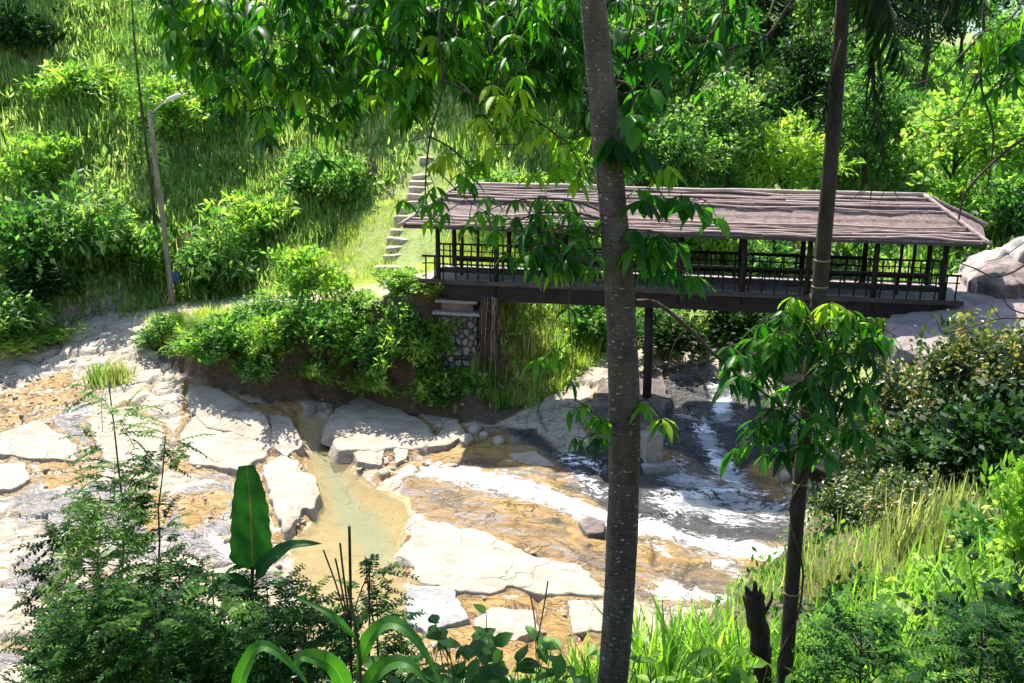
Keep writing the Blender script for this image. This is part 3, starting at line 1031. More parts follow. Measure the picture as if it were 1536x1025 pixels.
gyy, gxx = np.gradient(GZ)
stp = np.hypot(gxx / np.gradient(GX, axis=1), gyy / np.gradient(GY, axis=0))
cliff = np.clip((stp - 1.1) / 0.5, 0, 1) * (DF > -0.3) * (GX > -15) * (GX < 1.5) * (GY < 41.5)
earthg = np.maximum(earthg, cliff * 0.95)
sandg = sandg * (1 - cliff)
ny, nx = GX.shape
IDX = np.arange(ny * nx).reshape(ny, nx)
QUAD = np.stack([IDX[:-1, :-1], IDX[:-1, 1:], IDX[1:, 1:], IDX[1:, :-1]], -1).reshape(-1, 4)
cdn = DN[:-1, :-1].ravel()
cdf = DF[:-1, :-1].ravel()
cks = KS[:-1, :-1].ravel()
cx_ = GX[:-1, :-1].ravel()
isnear = cdn > 0.35
isfar = (~isnear) & (cdf > 0.0) & ~((cx_ < -15.2) & (cks < 0.6))
isbed = ~(isnear | isfar)


def ground_part(name, sel, material, attrs):
    F = QUAD[sel]
    used, inv = np.unique(F, return_inverse=True)
    F = inv.reshape(-1, 4)
    V = np.stack([GX.ravel()[used], GY.ravel()[used], GZ.ravel()[used]], -1)
    me = bpy.data.meshes.new(name)
    me.vertices.add(len(V))
    me.vertices.foreach_set('co', V.astype(np.float32).ravel())
    me.loops.add(len(F) * 4)
    me.loops.foreach_set('vertex_index', F.astype(np.int32).ravel())
    me.polygons.add(len(F))
    me.polygons.foreach_set('loop_start', (np.arange(len(F)) * 4).astype(np.int32))
    me.polygons.foreach_set('loop_total', np.full(len(F), 4, np.int32))
    me.polygons.foreach_set('use_smooth', np.ones(len(F), bool))
    for k, arr in attrs.items():
        a_ = me.attributes.new(k, 'FLOAT', 'POINT')
        a_.data.foreach_set('value', arr.ravel()[used].astype(np.float32))
    me.materials.append(material)
    me.update()
    o = link(bpy.data.objects.new(name, me))
    return tag(o, kind='structure')



# far wooded ridge seen through the gap in the trees
fx, fy = np.meshgrid(np.linspace(-160, 320, 121), np.linspace(150, 420, 50))
fz = 3 + 52 * sstep(150, 360, fy) * (0.75 + 0.5 * fbm(fx / 70, fy / 90, 4)) + fbm(fx / 9, fy / 9, 3) * 7
ii = np.arange(fx.size).reshape(fx.shape)
mb = MB()
mb.add(np.stack([fx.ravel(), fy.ravel(), fz.ravel()], -1), np.stack([ii[:-1, :-1], ii[:-1, 1:], ii[1:, 1:], ii[1:, :-1]], -1).reshape(-1, 4))
M['ridge'] = plain('wooded_ridge', (0.10, 0.16, 0.13), (0.20, 0.27, 0.20), 0.25, 0.95, 1.0, 0.5)
tag(mb.build('hills', M['ridge']), kind='structure')

# ------------------------------------------------------------------ water
def sheet(name, pts, z, material, n=60, zf=None):
    q = pw(pts, z)
    xs = [a for a, b in q]
    ys = [b for a, b in q]
    X, Y = np.meshgrid(np.linspace(min(xs), max(xs), n), np.linspace(min(ys), max(ys), n))
    ins = sdist(X, Y, q) > -0.12
    I = np.arange(X.size).reshape(X.shape)
    F = np.stack([I[:-1, :-1], I[:-1, 1:], I[1:, 1:], I[1:, :-1]], -1).reshape(-1, 4)
    F = F[ins.ravel()[F].all(1)]
    used, inv = np.unique(F, return_inverse=True)
    Z = np.full(X.shape, z) if zf is None else zf(X, Y)
    mb = MB()
    mb.add(np.stack([X.ravel()[used], Y.ravel()[used], Z.ravel()[used]], -1), inv.reshape(-1, 4))
    o = mb.build(name, material)
    return tag(o, kind='structure')


bigpool = [(400, 620), (520, 630), (620, 735), (640, 790), (615, 1010), (430, 1010), (415, 800), (470, 770), (440, 690)]
zp = float(np.median(GZ[(pool > 0.9) & onbed & (deep < 0.1)])) + 0.17
sheet('pool_water', bigpool, zp, M['pool'], 90)


def run_z(X, Y):
    return bed_h(X, Y) + 0.0 + fbm(X * 1.4, Y * 2.6, 4) * 0.22 + fbm(X * 5, Y * 8, 2) * 0.05


sheet('river_water', [(620, 705), (700, 690), (800, 700), (905, 745), (980, 690), (1000, 560), (1150, 560), (1220, 760), (1220, 900), (1000, 900), (900, 840), (760, 775), (640, 750)], -5.6, M['rapid'], 220, run_z)

# ------------------------------------------------------------------ rocks
def rock(name, px, z, hgt, label, material, cat='rock', group=None, seed=0, sink=0.35, nr=16, na=110, p=3.0, rough=0.05, tilt=0.0):
    rs = np.random.RandomState(seed + 11)
    if name in ('rock_slab', 'boulder') and seed < 34:
        hgt = hgt * (0.5 if name == 'boulder' else 0.34)
        p = 2.0
    q = np.array(pw(px, z))
    if seed < 34:
        zz = bed_h(q[:, 0], q[:, 1])
        for _ in range(2):
            z = float(np.median(zz)) + (0.10 if name == 'boulder' else 0.03)
            q = np.array(pw(px, z))
            zz = bed_h(q[:, 0], q[:, 1])
        sd_ = sdist(GX, GY, [tuple(e) for e in q])
        och[:] = np.maximum(och, np.clip(0.95 - np.abs(sd_ + 0.05) / 0.30, 0, 0.8) * (1 - foam))
        crk[:] = np.maximum(crk, np.clip(1.0 - np.abs(sd_ + 0.02) / 0.13, 0, 1) * 0.9)
        ins = np.clip(0.5 + sdist(GX, GY, [tuple(e) for e in q]) / 0.3, 0, 1)
        GZ[:] = GZ + (np.minimum(GZ, 0.15 * z + 0.85 * (bed_h(GX, GY) + 0.03)) - GZ) * ins
    c = q.mean(0)
    # resample the outline evenly
    qq = np.vstack([q, q[:1]])
    L = np.concatenate([[0], np.cumsum(np.hypot(*np.diff(qq, axis=0).T))])
    s_ = np.linspace(0, L[-1], na, endpoint=False)
    ox = np.interp(s_, L, qq[:, 0])
    oy = np.interp(s_, L, qq[:, 1])
    for _ in range(1):
        ox = (np.roll(ox, 1) + 2 * ox + np.roll(ox, -1)) / 4
        oy = (np.roll(oy, 1) + 2 * oy + np.roll(oy, -1)) / 4
    size = math.sqrt(abs(np.ptp(q[:, 0]) * np.ptp(q[:, 1])))
    jit = 1 + fbm(ox * 2.4 + seed, oy * 2.4, 5) * 0.34
    ox = c[0] + (ox - c[0]) * jit
    oy = c[1] + (oy - c[1]) * jit
    tt = np.concatenate([np.linspace(0.02, 0.9, nr - 4), [0.955, 0.985, 1.0, 1.03, 1.12]])
    V = []
    for a in tt:
        x = c[0] + (ox - c[0]) * a
        y = c[1] + (oy - c[1]) * a
        top = hgt * (1 - min(a, 1) ** p * 0.45) + fbm(x * 0.9 + seed, y * 0.9, 4) * rough * 6 * min(1, hgt * 2.5) + fbm(x * 4, y * 4 + seed, 3) * rough
        top = top + tilt * (y - c[1])
        if a > 1.0:
            top = top * 0 - sink * (1 if a > 1.05 else 0.25)
        elif a > 0.99:
            top = top * 0.75 - 0.02
        zb = z
        if seed < 34:
            zb = 0.15 * z + 0.85 * (bed_h(x, y) + (0.10 if name == 'boulder' else 0.05))
        V.append(np.stack([x, y, zb + top], -1))
    V = np.concatenate(V)
    k = len(tt)
    i = np.arange(k - 1)[:, None] * na
    j = np.arange(na)[None]
    j2 = (j + 1) % na
    F = np.stack([i + j, i + j2, i + na + j2, i + na + j], -1).reshape(-1, 4)
    mb = MB()
    mb.add(V - np.array([c[0], c[1], z]), F)
    # close the middle
    mb.add(np.vstack([V[:na][::2] - np.array([c[0], c[1], z])]), [[0, a, a + 1, a + 2] for a in range(1, na // 2 - 2, 2)])
    o = mb.build(name, material)
    o.location = (c[0], c[1], z)
    return tag(o, label, cat, group)


rock('rock_slab', [(602, 820), (622, 800), (660, 793), (730, 810), (800, 838), (860, 852), (905, 880), (898, 893), (800, 893), (770, 884), (720, 896), (690, 890), (640, 880), (612, 862)], -5.62, 0.42,
     'largest smooth cream rock slab beside the shallow pool', M['slab'], 'rock', seed=1, rough=0.035)
rock('boulder', [(393, 705), (420, 690), (448, 694), (452, 712), (470, 715), (480, 742), (470, 770), (455, 762), (442, 790), (428, 802), (414, 772), (403, 740)], -5.6, 0.5,
     'pale jagged boulder standing behind the upright banana leaf', M['slab'], 'rock', seed=2, rough=0.06)
rock('rock_slab', [(490, 642), (505, 620), (540, 604), (600, 622), (652, 646), (648, 668), (600, 671), (530, 672), (503, 668)], -5.45, 0.3,
     'wide cream slab at the foot of the earth bank, above the pool', M['cream'], 'rock', seed=3)
rock('rock_slab', [(528, 677), (580, 673), (572, 699), (536, 693)], -5.6, 0.22, 'small square cream block just below the wide slab', M['slab'], 'rock', seed=4)
rock('rock_slab', [(590, 672), (616, 668), (610, 690), (594, 696)], -5.6, 0.2, 'narrow cream stone next to the square cream block', M['slab'], 'rock', seed=5)
rock('rock_slab', [(272, 662), (300, 641), (400, 650), (410, 668), (382, 690), (370, 700), (292, 696), (275, 682)], -5.32, 0.26,
     'flat cream slab with straight edges between ochre water channels', M['slab'], 'rock', seed=6)
rock('rock_slab', [(406, 640), (436, 640), (456, 665), (430, 682), (410, 672)], -5.4, 0.25, 'cream slab touching the head of the pool', M['slab'], 'rock', seed=7)
rock('rock_slab', [(282, 602), (330, 605), (400, 626), (405, 652), (310, 640), (284, 628)], -5.0, 0.22, 'long cream slab below the end of the dark earth bank', M['cream'], 'rock', seed=8)
rock('rock_slab', [(0, 700), (35, 698), (46, 720), (20, 735), (-20, 734), (-20, 705)], -5.4, 0.28, 'cream rock cut by the edge of the photo beside ochre water', M['slab'], 'rock', seed=9)
rock('rock_slab', [(0, 655), (60, 640), (118, 672), (112, 690), (40, 688), (-10, 680)], -5.2, 0.22, 'broad pale sheet of rock below the ochre side stream', M['cream'], 'rock', seed=10)
rock('rock_slab', [(130, 640), (190, 625), (250, 650), (240, 690), (160, 690)], -5.15, 0.2, 'pale slab behind the tall feathery stem', M['cream'], 'rock', seed=11)
rock('rock_slab', [(709, 930), (740, 914), (800, 920), (812, 950), (770, 961), (720, 956)], -5.8, 0.24, 'cream block below the largest slab, nearer the bank', M['slab'], 'rock', seed=12)
rock('rock_slab', [(850, 905), (906, 903), (906, 950), (862, 951)], -5.8, 0.26, 'square cream block half hidden by the big tree trunk', M['slab'], 'rock', seed=13)
rock('rock_slab', [(612, 882), (680, 886), (702, 930), (640, 952), (608, 930)], -5.78, 0.3, 'cracked grey rock under the tip of the largest slab', M['greyrock'], 'rock', seed=14, rough=0.09)
rock('boulder', [(868, 785), (880, 777), (906, 782), (906, 804), (880, 806)], -5.75, 0.35, 'dark brown boulder standing in the white rapids', M['brownrock'], 'rock', seed=15, rough=0.09)
rock('rock_slab', [(765, 684), (800, 682), (832, 700), (800, 700), (778, 694)], -5.4, 0.22, 'thin bright slab lying along the ochre rapids', M['slab'], 'rock', seed=16)
rock('boulder', [(640, 668), (665, 645), (690, 640), (700, 655), (670, 668)], -5.4, 0.3, 'knobbly stone at the corner of the earth bank', M['cream'], 'rock', seed=17)
for i_, (a, b, r_, lab) in enumerate([(712, 648, 10, 'small white pebble nearest the pier corner'), (700, 662, 12, 'small white cobble in the trickle below the pier'), (726, 656, 8, 'tiny white stone next to the pier shadow'),
                                      (577, 712, 9, 'rounded white cobble on the brink of the pool'), (748, 664, 9, 'small bright stone on the ochre shelf'), (1180, 716, 12, 'bright cobble by the slender palm trunk'),
                                      (1205, 700, 13, 'bright stone between the palm trunk and a rotten log')]):
    rock('cobble', [(a - r_, b), (a - r_ * .4, b - r_ * .5), (a + r_ * .6, b - r_ * .45), (a + r_, b + r_ * .1), (a + r_ * .3, b + r_ * .5), (a - r_ * .6, b + r_ * .45)], -5.45 if a < 1000 else -5.85, 0.2, lab, M['slab'], 'stone', 'loose white cobbles on the riverbed', seed=20 + i_, nr=9, na=40)
rock('boulder', [(870, 620), (905, 590), (985, 575), (1005, 610), (975, 640), (900, 660)], -4.9, 0.6, 'dark sloping boulder behind the big tree trunk', M['brownrock'], 'rock', seed=33, rough=0.08)
# rock at the bridge's far end
rock('boulder', [(1322, 498), (1345, 470), (1400, 452), (1470, 436), (1545, 432), (1580, 470), (1540, 520), (1420, 530), (1350, 520)], -0.9, 0.75,
     'great pinkish boulder carrying the bridge end', M['pink'], 'rock', seed=40, sink=4.0, p=2.2, rough=0.07, tilt=0.12)
rock('boulder', [(1452, 436), (1458, 415), (1500, 405), (1560, 410), (1570, 440), (1500, 446)], -0.1, 0.75, 'dark brown boulder behind the end railing', M['brownrock'], 'rock', seed=41, sink=2.0, rough=0.1)
rock('boulder', [(1440, 425), (1450, 405), (1482, 402), (1490, 432), (1460, 440)], -0.1, 0.6, 'lilac grey stone against the end railing', M['pink'], 'rock', seed=42, sink=2.0, rough=0.06)

# loose pebbles and grit in the channels
rp = np.random.RandomState(61)
cand = np.argwhere((onbed) & (pool < 0.3) & (stream < 0.7) & ((och > 0.45) | (crk > 0.5)) & (GX > -21) & (GX < 10) & (GY < 42))
sel = cand[rp.choice(len(cand), 800, replace=False)]
th_, ph_ = np.meshgrid(np.linspace(0, 2 * PI, 7)[:-1], np.linspace(0.15, PI - 0.15, 5))
SV = np.stack([np.cos(th_) * np.sin(ph_), np.sin(th_) * np.sin(ph_), np.cos(ph_)], -1).reshape(-1, 3)
ii_ = np.arange(30).reshape(5, 6)
SF = np.stack([ii_[:-1], np.roll(ii_, -1, 1)[:-1], np.roll(ii_, -1, 1)[1:], ii_[1:]], -1).reshape(-1, 4)
mb = MB()
for a_, b_i in sel:
    s_ = 0.03 + 0.10 * rp.rand() ** 3
    q = SV * (1 + rp.normal(0, 0.12, (30, 1))) * np.array([1.2, 0.9, 0.6]) * s_
    an = rp.uniform(0, PI)
    q = np.stack([q[:, 0] * math.cos(an) - q[:, 1] * math.sin(an), q[:, 0] * math.sin(an) + q[:, 1] * math.cos(an), q[:, 2]], -1)
    mb.add(q + np.array([GX[a_, b_i], GY[a_, b_i], GZ[a_, b_i] + s_ * 0.15]), SF)
tag(mb.build('pebbles', M['cream']), kind='stuff')
ground_part('riverbed', isbed, M['bed'], {'wet': wet, 'ochre': och, 'sand': pool, 'foam': foam, 'deep': deep, 'dark': shade_wet, 'stream': stream, 'crack': crk, 'earth': earthbed})
ground_part('hillside', isfar, M['ground'], {'earth': earthg, 'sand': sandg})
ground_part('river_bank', isnear, M['ground'], {'earth': earthg, 'sand': sandg * 0})

rock('boulder', [(1436, 424), (1452, 404), (1490, 395), (1545, 392), (1580, 400), (1580, 425), (1500, 432)], -0.3, 0.95, 'big pale whitish boulder beyond the bridge end under the dark bush', M['whiterock'], 'rock', seed=50, sink=2.0, p=1.5, rough=0.1)
rock('boulder', [(1500, 405), (1530, 385), (1600, 380), (1640, 400), (1600, 420), (1540, 422)], 0.1, 1.6, 'second pale boulder, cut by the photo edge beyond the bridge end', M['whiterock'], 'rock', seed=52, sink=2.0, p=1.5, rough=0.12)
wa = np.array([17.2, 38.6, -0.6])
wb = np.array([28.0, 43.5, -0.4])
nseg = 60
tt = np.linspace(0, 1, nseg)
base = wa + (wb - wa) * tt[:, None]
nrmv = np.cross(wb - wa, (0, 0, 1.0))
nrmv /= np.linalg.norm(nrmv)
j = np.arange(nseg - 1)[None]
ledge = MB()
rr_ = []
for k_ in range(7):
    off = nrmv * (0.35 + k_ * 0.28)
    rr_.append(base + off + np.array([0, 0, 1.0]) * (0.62 - 0.05 * k_ + fbm(tt * 12, tt * 0 + k_ * 0.7, 3) * 0.25 - (1.2 if k_ == 6 else 0))[:, None])
V = np.concatenate(rr_)
i = np.arange(6)[:, None] * nseg
ledge.add(V, np.stack([i + j, i + j + 1, i + nseg + j + 1, i + nseg + j], -1).reshape(-1, 4))
tag(ledge.build('footpath', M['sandstep']), kind='structure')

# ------------------------------------------------------------------ the covered bridge
A0 = np.array([-3.15, 38.2, 0.0])
ang = math.atan2(34.6 - 38.2, 15.5 + 3.15)
LEN = 19.0
WID = 2.6
br = empty('covered_bridge', A0, 'dark timber covered footbridge with long hipped roof crossing the stream', 'bridge', rz=ang)
rs = np.random.RandomState(3)


def bpart(name, mb, material, parent=None, smooth=False):
    o = mb.build(name, material, parent or br, smooth)
    return o


# roof: four slopes, thick at the eave
EX0, EX1, EY0, EY1, EZ, RZ, RX0, RX1 = -0.85, 19.85, -0.78, 3.38, 2.18, 3.46, 0.95, 18.05
RY = 1.3


def slope(p00, p10, p11, p01, nu, nv, seed, steps=7):
    """quad patch from eave p00-p10 to ridge p01-p11, in lapped courses"""
    V = []
    for b in np.linspace(0, 1, nv):
        for a in np.linspace(0, 1, nu):
            e = np.array(p00) * (1 - a) + np.array(p10) * a
            r_ = np.array(p01) * (1 - a) + np.array(p11) * a
            V.append(e * (1 - b) + r_ * b)
    V = np.array(V)
    B = np.repeat(np.linspace(0, 1, nv), nu)
    edgef = np.sin(np.clip(B, 0, 1) * PI) ** 0.3
    lap = (1 - ((B * steps + 0.3 * fbm(V[:, 0] * 0.6 + V[:, 1] * 0.6, B * 0 + seed, 3) * 2) % 1.0)) * 0.05
    V[:, 2] += (lap + fbm(V[:, 0] * 0.8 + seed, V[:, 1] * 1.4, 4) * 0.10 + fbm(V[:, 0] * 5, V[:, 1] * 5 + seed, 3) * 0.04) * edgef
    I = np.arange(nu * nv).reshape(nv, nu)
    return V, np.stack([I[:-1, :-1], I[:-1, 1:], I[1:, 1:], I[1:, :-1]], -1).reshape(-1, 4)


c00, c10, c11, c01 = (EX0, EY0, EZ), (EX1, EY0, EZ), (EX1 + 0.85, EY1, EZ), (EX0, EY1, EZ)
rA, rB = (RX0, RY, RZ), (RX1, RY, RZ)
mb = MB()
mb.add(*slope(c00, c10, rB, rA, 220, 42, 1))
mb.add(*slope(c11, c01, rA, rB, 60, 16, 2))
mb.add(*slope(c01, c00, rA, rA, 30, 16, 3))
mb.add(*slope(c10, c11, rB, rB, 30, 16, 4))
roof = bpart('roof', mb, M['roof'], smooth=True)
und = MB()
I4 = [(EX0 + .02, EY0 + .02, EZ - 0.05), (EX1 - .02, EY0 + .02, EZ - 0.05), (EX1 + 0.83, EY1 - .02, EZ - 0.05), (EX0 + .02, EY1 - .02, EZ - 0.05), (RX0, RY, RZ - .12), (RX1, RY, RZ - .12)]
und.add(I4, [(1, 0, 4, 5), (3, 2, 5, 4), (0, 3, 3, 4), (2, 1, 1, 5)])
und.box((EX0, EY0, EZ - 0.09), (EX1, EY0 + 0.05, EZ + 0.01))
und.box((EX0, EY1 - 0.05, EZ - 0.09), (EX1 + 0.84, EY1, EZ + 0.01))
und.box((EX0, EY0 + 0.053, EZ - 0.088), (EX0 + 0.05, EY1 - 0.053, EZ + 0.008))
EB = [(EX1 - 0.05, EY0 + 0.053, EZ - 0.088), (EX1, EY0 + 0.053, EZ - 0.088), (EX1 + 0.82, EY1 - 0.053, EZ - 0.088), (EX1 + 0.77, EY1 - 0.053, EZ - 0.088)]
und.add(EB + [(x, y, EZ + 0.008) for x, y, _z in EB], [(0, 3, 2, 1), (4, 5, 6, 7), (0, 1, 5, 4), (1, 2, 6, 5), (2, 3, 7, 6), (3, 0, 4, 7)])
bpart('eave_board', und, M['trimwood'])
# split bamboo laid along the slope
for k_, b in enumerate([0.015, 0.07, 0.125, 0.18, 0.25, 0.62, 0.69, 0.76, 0.83, 0.89, 0.95]):
    mb = MB()
    ax = EX0 + (RX0 - EX0) * b
    bx = EX1 + (RX1 - EX1) * b
    q = ax + rs.uniform(0, 0.2)
    while q < bx - 0.5:
        L = min(rs.uniform(3.5, 7.5), bx - q)
        xs = np.linspace(q, q + L, 26)
        bb = b + fbm(xs * 0.45 + k_ * 5.3, xs * 0 + k_ * 2.1, 3) * 0.14
        bb = np.clip(bb, 0.0, 0.985)
        pts = np.stack([xs, EY0 + (RY - EY0) * bb, EZ + (RZ - EZ) * bb + 0.085 + 0.02 * rs.rand()], -1)
        mb.tube(pts, np.linspace(0.044, 0.032, 26) * rs.uniform(0.8, 1.2), 8)
        q += L - 0.15
    bpart('roof_batten', mb, M['bamboo'], roof, True)
for nm, a, b in (('ridge_pole', rA, rB), ('hip_pole', c00, rA), ('hip_pole', c01, rA), ('hip_pole', c10, rB), ('hip_pole', c11, rB)):
    mb = MB()
    a, b = np.array(a) + (0, 0, .10), np.array(b) + (0, 0, .10)
    mb.tube(wander(a - (b - a) * (0.0 if nm == 'ridge_pole' else 0.06), b, rs, 14, 0.006), 0.075, 8)
    bpart(nm, mb, M['bamboo'], roof, True)

# deck, beams
mb = MB()
q = -0.35
while q < LEN + 0.4:
    wd = rs.uniform(0.14, 0.2)
    mb.box((q, -0.12, -0.06), (q + wd, WID + 0.12, -0.01 + rs.uniform(-.006, .006)))
    q += wd + 0.012
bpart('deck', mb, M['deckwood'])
for y0 in (-0.16, WID + 0.12 + 0.003):
    mb = MB()
    mb.box((-0.45, y0, -0.16), (LEN + 0.5, y0 + 0.037, 0.02))
    bpart('edge_board', mb, M['trimwood'])
for y0 in (-0.08, WID - 0.2):
    mb = MB()
    V = [(-0.15, y0, -0.07), (LEN + 0.3, y0, -0.07), (LEN + 0.3, y0 + 0.28, -0.07), (-0.15, y0 + 0.28, -0.07), (0.9, y0, -0.78), (LEN - 0.5, y0, -0.72), (LEN - 0.5, y0 + 0.28, -0.72), (0.9, y0 + 0.28, -0.78)]
    mb.add(V, [(3, 2, 1, 0), (4, 5, 6, 7)][::1] + [(0, 1, 5, 4), (1, 2, 6, 5), (2, 3, 7, 6), (3, 0, 4, 7)])
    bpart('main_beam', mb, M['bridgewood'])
for k_ in range(9):
    mb = MB()
    x = 0.6 + k_ * 2.2
    mb.box((x, 0.21, -0.32), (x + 0.14, WID - 0.21, -0.075))
    bpart('cross_beam', mb, M['bridgewood'])
px_ = [0.28 + i_ * 2.31 for i_ in range(9)]
for side, y in ((0, 0.0), (1, WID)):
    for k_, x in enumerate(px_):
        mb = MB()
        lean = rs.uniform(-0.03, 0.03)
        mb.tube([(x, y, -0.5 if side == 0 else 0), (x + lean * .5, y, 1.0), (x + lean, y, 2.22 + 0.1)], [0.105, 0.1, 0.09], 8)
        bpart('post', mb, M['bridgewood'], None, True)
# short inner props that carry the roof near each end
for x, y in ((1.0, 0.9), (1.45, 1.7), (LEN - 1.6, 0.9), (LEN - 1.0, 1.7)):
    mb = MB()
    mb.tube([(x, y, -0.02), (x + 0.05, y, 1.2), (x + 0.02, y, 2.75)], 0.06, 8)
    bpart('inner_post', mb, M['bridgewood'], None, True)
mb = MB()
mb.box((EX0 + .5, -0.05, 2.06), (EX1 - .5, 0.06, 2.13 - .002))
bpart('wall_plate', mb, M['bridgewood'])
mb = MB()
mb.box((EX0 + .5, WID - 0.06, 2.06), (EX1 - .5, WID + 0.05, 2.13 - .002))
bpart('wall_plate', mb, M['bridgewood'])
for side, y in ((0, 0.0), (1, WID)):
    ends = [-0.35] + px_ + [LEN + 0.35]
    for a, b in zip(ends[:-1], ends[1:]):
        r_ = MB()
        dz = rs.uniform(-0.02, 0.02, 4)
        r_.box((a, y - 0.045, 0.87 + dz[0] * 0.5), (b, y + 0.045, 0.94 + dz[0] * 0.5))
        ra = bpart('railing', r_, M['bridgewood'])
        r2 = MB()
        r2.tube([(a, y, 0.62 + dz[1]), ((a + b) / 2, y, 0.63 + dz[2]), (b, y, 0.62 + dz[3])], 0.026, 6)
        bpart('middle_rail', r2, M['bridgewood'], ra)
        if b - a > 1:
            r3 = MB()
            r3.box((a + 0.08, y - 0.03 + (0.06 if side == 0 else -0.28), 0.26), (b - 0.08, y + (0.34 if side == 0 else 0.03) , 0.42))
            bpart('bench_plank', r3, M['bridgewood'], ra)
        n_ = max(2, int((b - a) / 0.46))
        for i_ in range(n_):
            x = a + (b - a) * (i_ + 0.5) / n_ + rs.uniform(-0.03, 0.03)
            r4 = MB()
            l2 = rs.uniform(-0.03, 0.03)
            r4.tube([(x, y, -0.02), (x + l2, y, 0.88)], 0.032, 6)
            bpart('baluster', r4, M['bridgewood'], ra)
# chair-like lattice seats inside the bridge
for x0 in (7.6, 9.9, 12.2, 14.6):
    r_ = MB()
    for dx in (0, 0.55, 1.1, 1.65):
        r_.tube([(x0 + dx, 2.1, -0.01), (x0 + dx + .08, 2.2, 1.05)], 0.03, 6)
    r_.tube([(x0 - .05, 2.2, 1.03), (x0 + 1.8, 2.2, 1.03)], 0.04, 6)
    r_.tube([(x0 - .05, 2.14, 0.75), (x0 + 1.8, 2.14, 0.72)], 0.03, 6)
    r_.box((x0 - 0.05, 1.7, 0.44), (x0 + 1.75, 2.12, 0.5))
    for dx in (0.02, 1.65):
        r_.tube([(x0 + dx, 1.76, -0.01), (x0 + dx, 1.76, 0.45)], 0.03, 6)
    s_ = bpart('seat_back', r_, M['bridgewood'], None, True)
# pier in the stream
mb = MB()
mb.tube([(8.45, 0.35, -0.7), (8.5, 0.35, -3.2), (8.5, 0.35, -6.3)], [0.17, 0.17, 0.18], 10)
bpart('pier', mb, M['bridgewood'], None, True)

# stone abutment under the near end
ab = empty('stone_abutment', A0 + np.array([0, 0, -5.6]), 'rubble stone abutment with concrete ledges holding up the bridge', 'abutment', rz=ang)


def rough_block(lo, hi, n, amp, seed):
    mb = MB()
    lo, hi = np.array(lo, float), np.array(hi, float)
    def face(o_, a, b):
        na, nb = max(2, int(np.linalg.norm(a) * n)), max(2, int(np.linalg.norm(b) * n))
        u_, v_ = np.meshgrid(np.linspace(0, 1, na), np.linspace(0, 1, nb))
        V = o_ + u_.reshape(-1, 1) * a + v_.reshape(-1, 1) * b
        nn = np.cross(a, b)
        nn = nn / np.linalg.norm(nn)
        d = fbm(V[:, 0] * 4 + V[:, 1] * 4 + seed, V[:, 2] * 4 + V[:, 1] * 2, 3) * amp
        V = V + nn * d[:, None]
        I = np.arange(na * nb).reshape(nb, na)
        mb.add(V, np.stack([I[:-1, :-1], I[:-1, 1:], I[1:, 1:], I[1:, :-1]], -1).reshape(-1, 4))
    x, y, z = hi - lo
    X, Y, Z = np.array([x, 0, 0]), np.array([0, y, 0]), np.array([0, 0, z])
    face(lo, X, Z)
    face(lo + X, Y, Z)
    face(lo + X + Y, -X, Z)
    face(lo + Y, -Y, Z)
    face(lo + Z, X, Y)
    return mb


rough_block((0.15, 0.15, -0.6), (1.75, 2.5, 4.15), 14, 0.16, 2).build('masonry', M['rubble'], ab)
rough_block((0.0, 0.02, 4.15), (1.95, 2.6, 4.27), 10, 0.03, 4).build('ledge', M['concrete'], ab)
rough_block((0.3, 0.25, 4.27), (1.6, 2.4, 4.62), 10, 0.06, 5).build('upper_masonry', M['brownrock'], ab)
rough_block((0.1, 0.1, 4.62), (1.8, 2.5, 4.74), 10, 0.03, 6).build('upper_ledge', M['concrete'], ab)

rt = empty('hanging_roots', A0 + np.array([2.2, -0.6, -0.5]), 'brown aerial roots hanging beside the stone abutment under the bridge', 'roots', rz=ang)
rq = np.random.RandomState(4)
for k_ in range(5):
    mb = MB()
    for k2_ in range(4):
        x_, y_ = rq.uniform(-0.3, 0.42), rq.uniform(-0.15, 0.5)
        L_ = rq.uniform(2.2, 4.4)
        mb.tube(wander((x_, y_, -0.1), (x_ + rq.normal(0, 0.15), y_ - rq.uniform(0, 0.4), -L_), rq, 12, 0.03), np.linspace(0.035, 0.012, 12) * rq.uniform(0.6, 1.4), 6)
    mb.build('root', M['deadwood'] if k_ % 2 else M['twig'], rt)

# ------------------------------------------------------------------ pole, container, steps, logs
for Y in np.arange(40, 50, 0.05):
    pole_b = at_y(259, 459, Y)
    if gz(pole_b[0], Y) >= pole_b[2]:
        break
pt = at_y(225, 166, pole_b[1] - 0.3)
pole = empty('wooden_pole', pole_b, 'tall leaning weathered wooden pole standing on the sandy path', 'pole')
mb = MB()
rel = pt - pole_b
pp = wander((0, 0, -0.6), rel, rs, 12, 0.006)
mb.tube(pp, np.linspace(0.135, 0.10, 12), 10)
mb.build('shaft', M['polewood'], pole)
mb = MB()
mb.tube([rel + (0, 0, -0.15), rel + (0.5, 0, 0.25), rel + (1.0, 0, 0.5)], 0.025, 6)
mb.build('lamp_arm', M['metal'], pole)
mb = MB()
mb.tube([rel + (0.75, 0, 0.42), rel + (0.95, 0, 0.5), rel + (1.3, 0, 0.64), rel + (1.45, 0, 0.68)], [0.05, 0.11, 0.10, 0.03], 8)
mb.build('lamp_head', M['metal'], pole)
cb = at_y(265, 425, pole_b[1] + 0.9)
con = empty('barrel', cb, 'small blue plastic container behind the foot of the leaning pole', 'container')
mb = MB()
mb.tube([(0, 0, 0), (0, 0, 0.03), (0, 0, 0.12), (0, 0, 0.45), (0, 0, 0.52), (0, 0, 0.55)], [0.17, 0.2, 0.21, 0.21, 0.18, 0.11], 14)
mb.build('body', M['blue'], con)
mb = MB()
mb.tube([(0, 0, 0.55), (0, 0, 0.62)], 0.08, 10)
mb.build('cap', M['blue'], con)

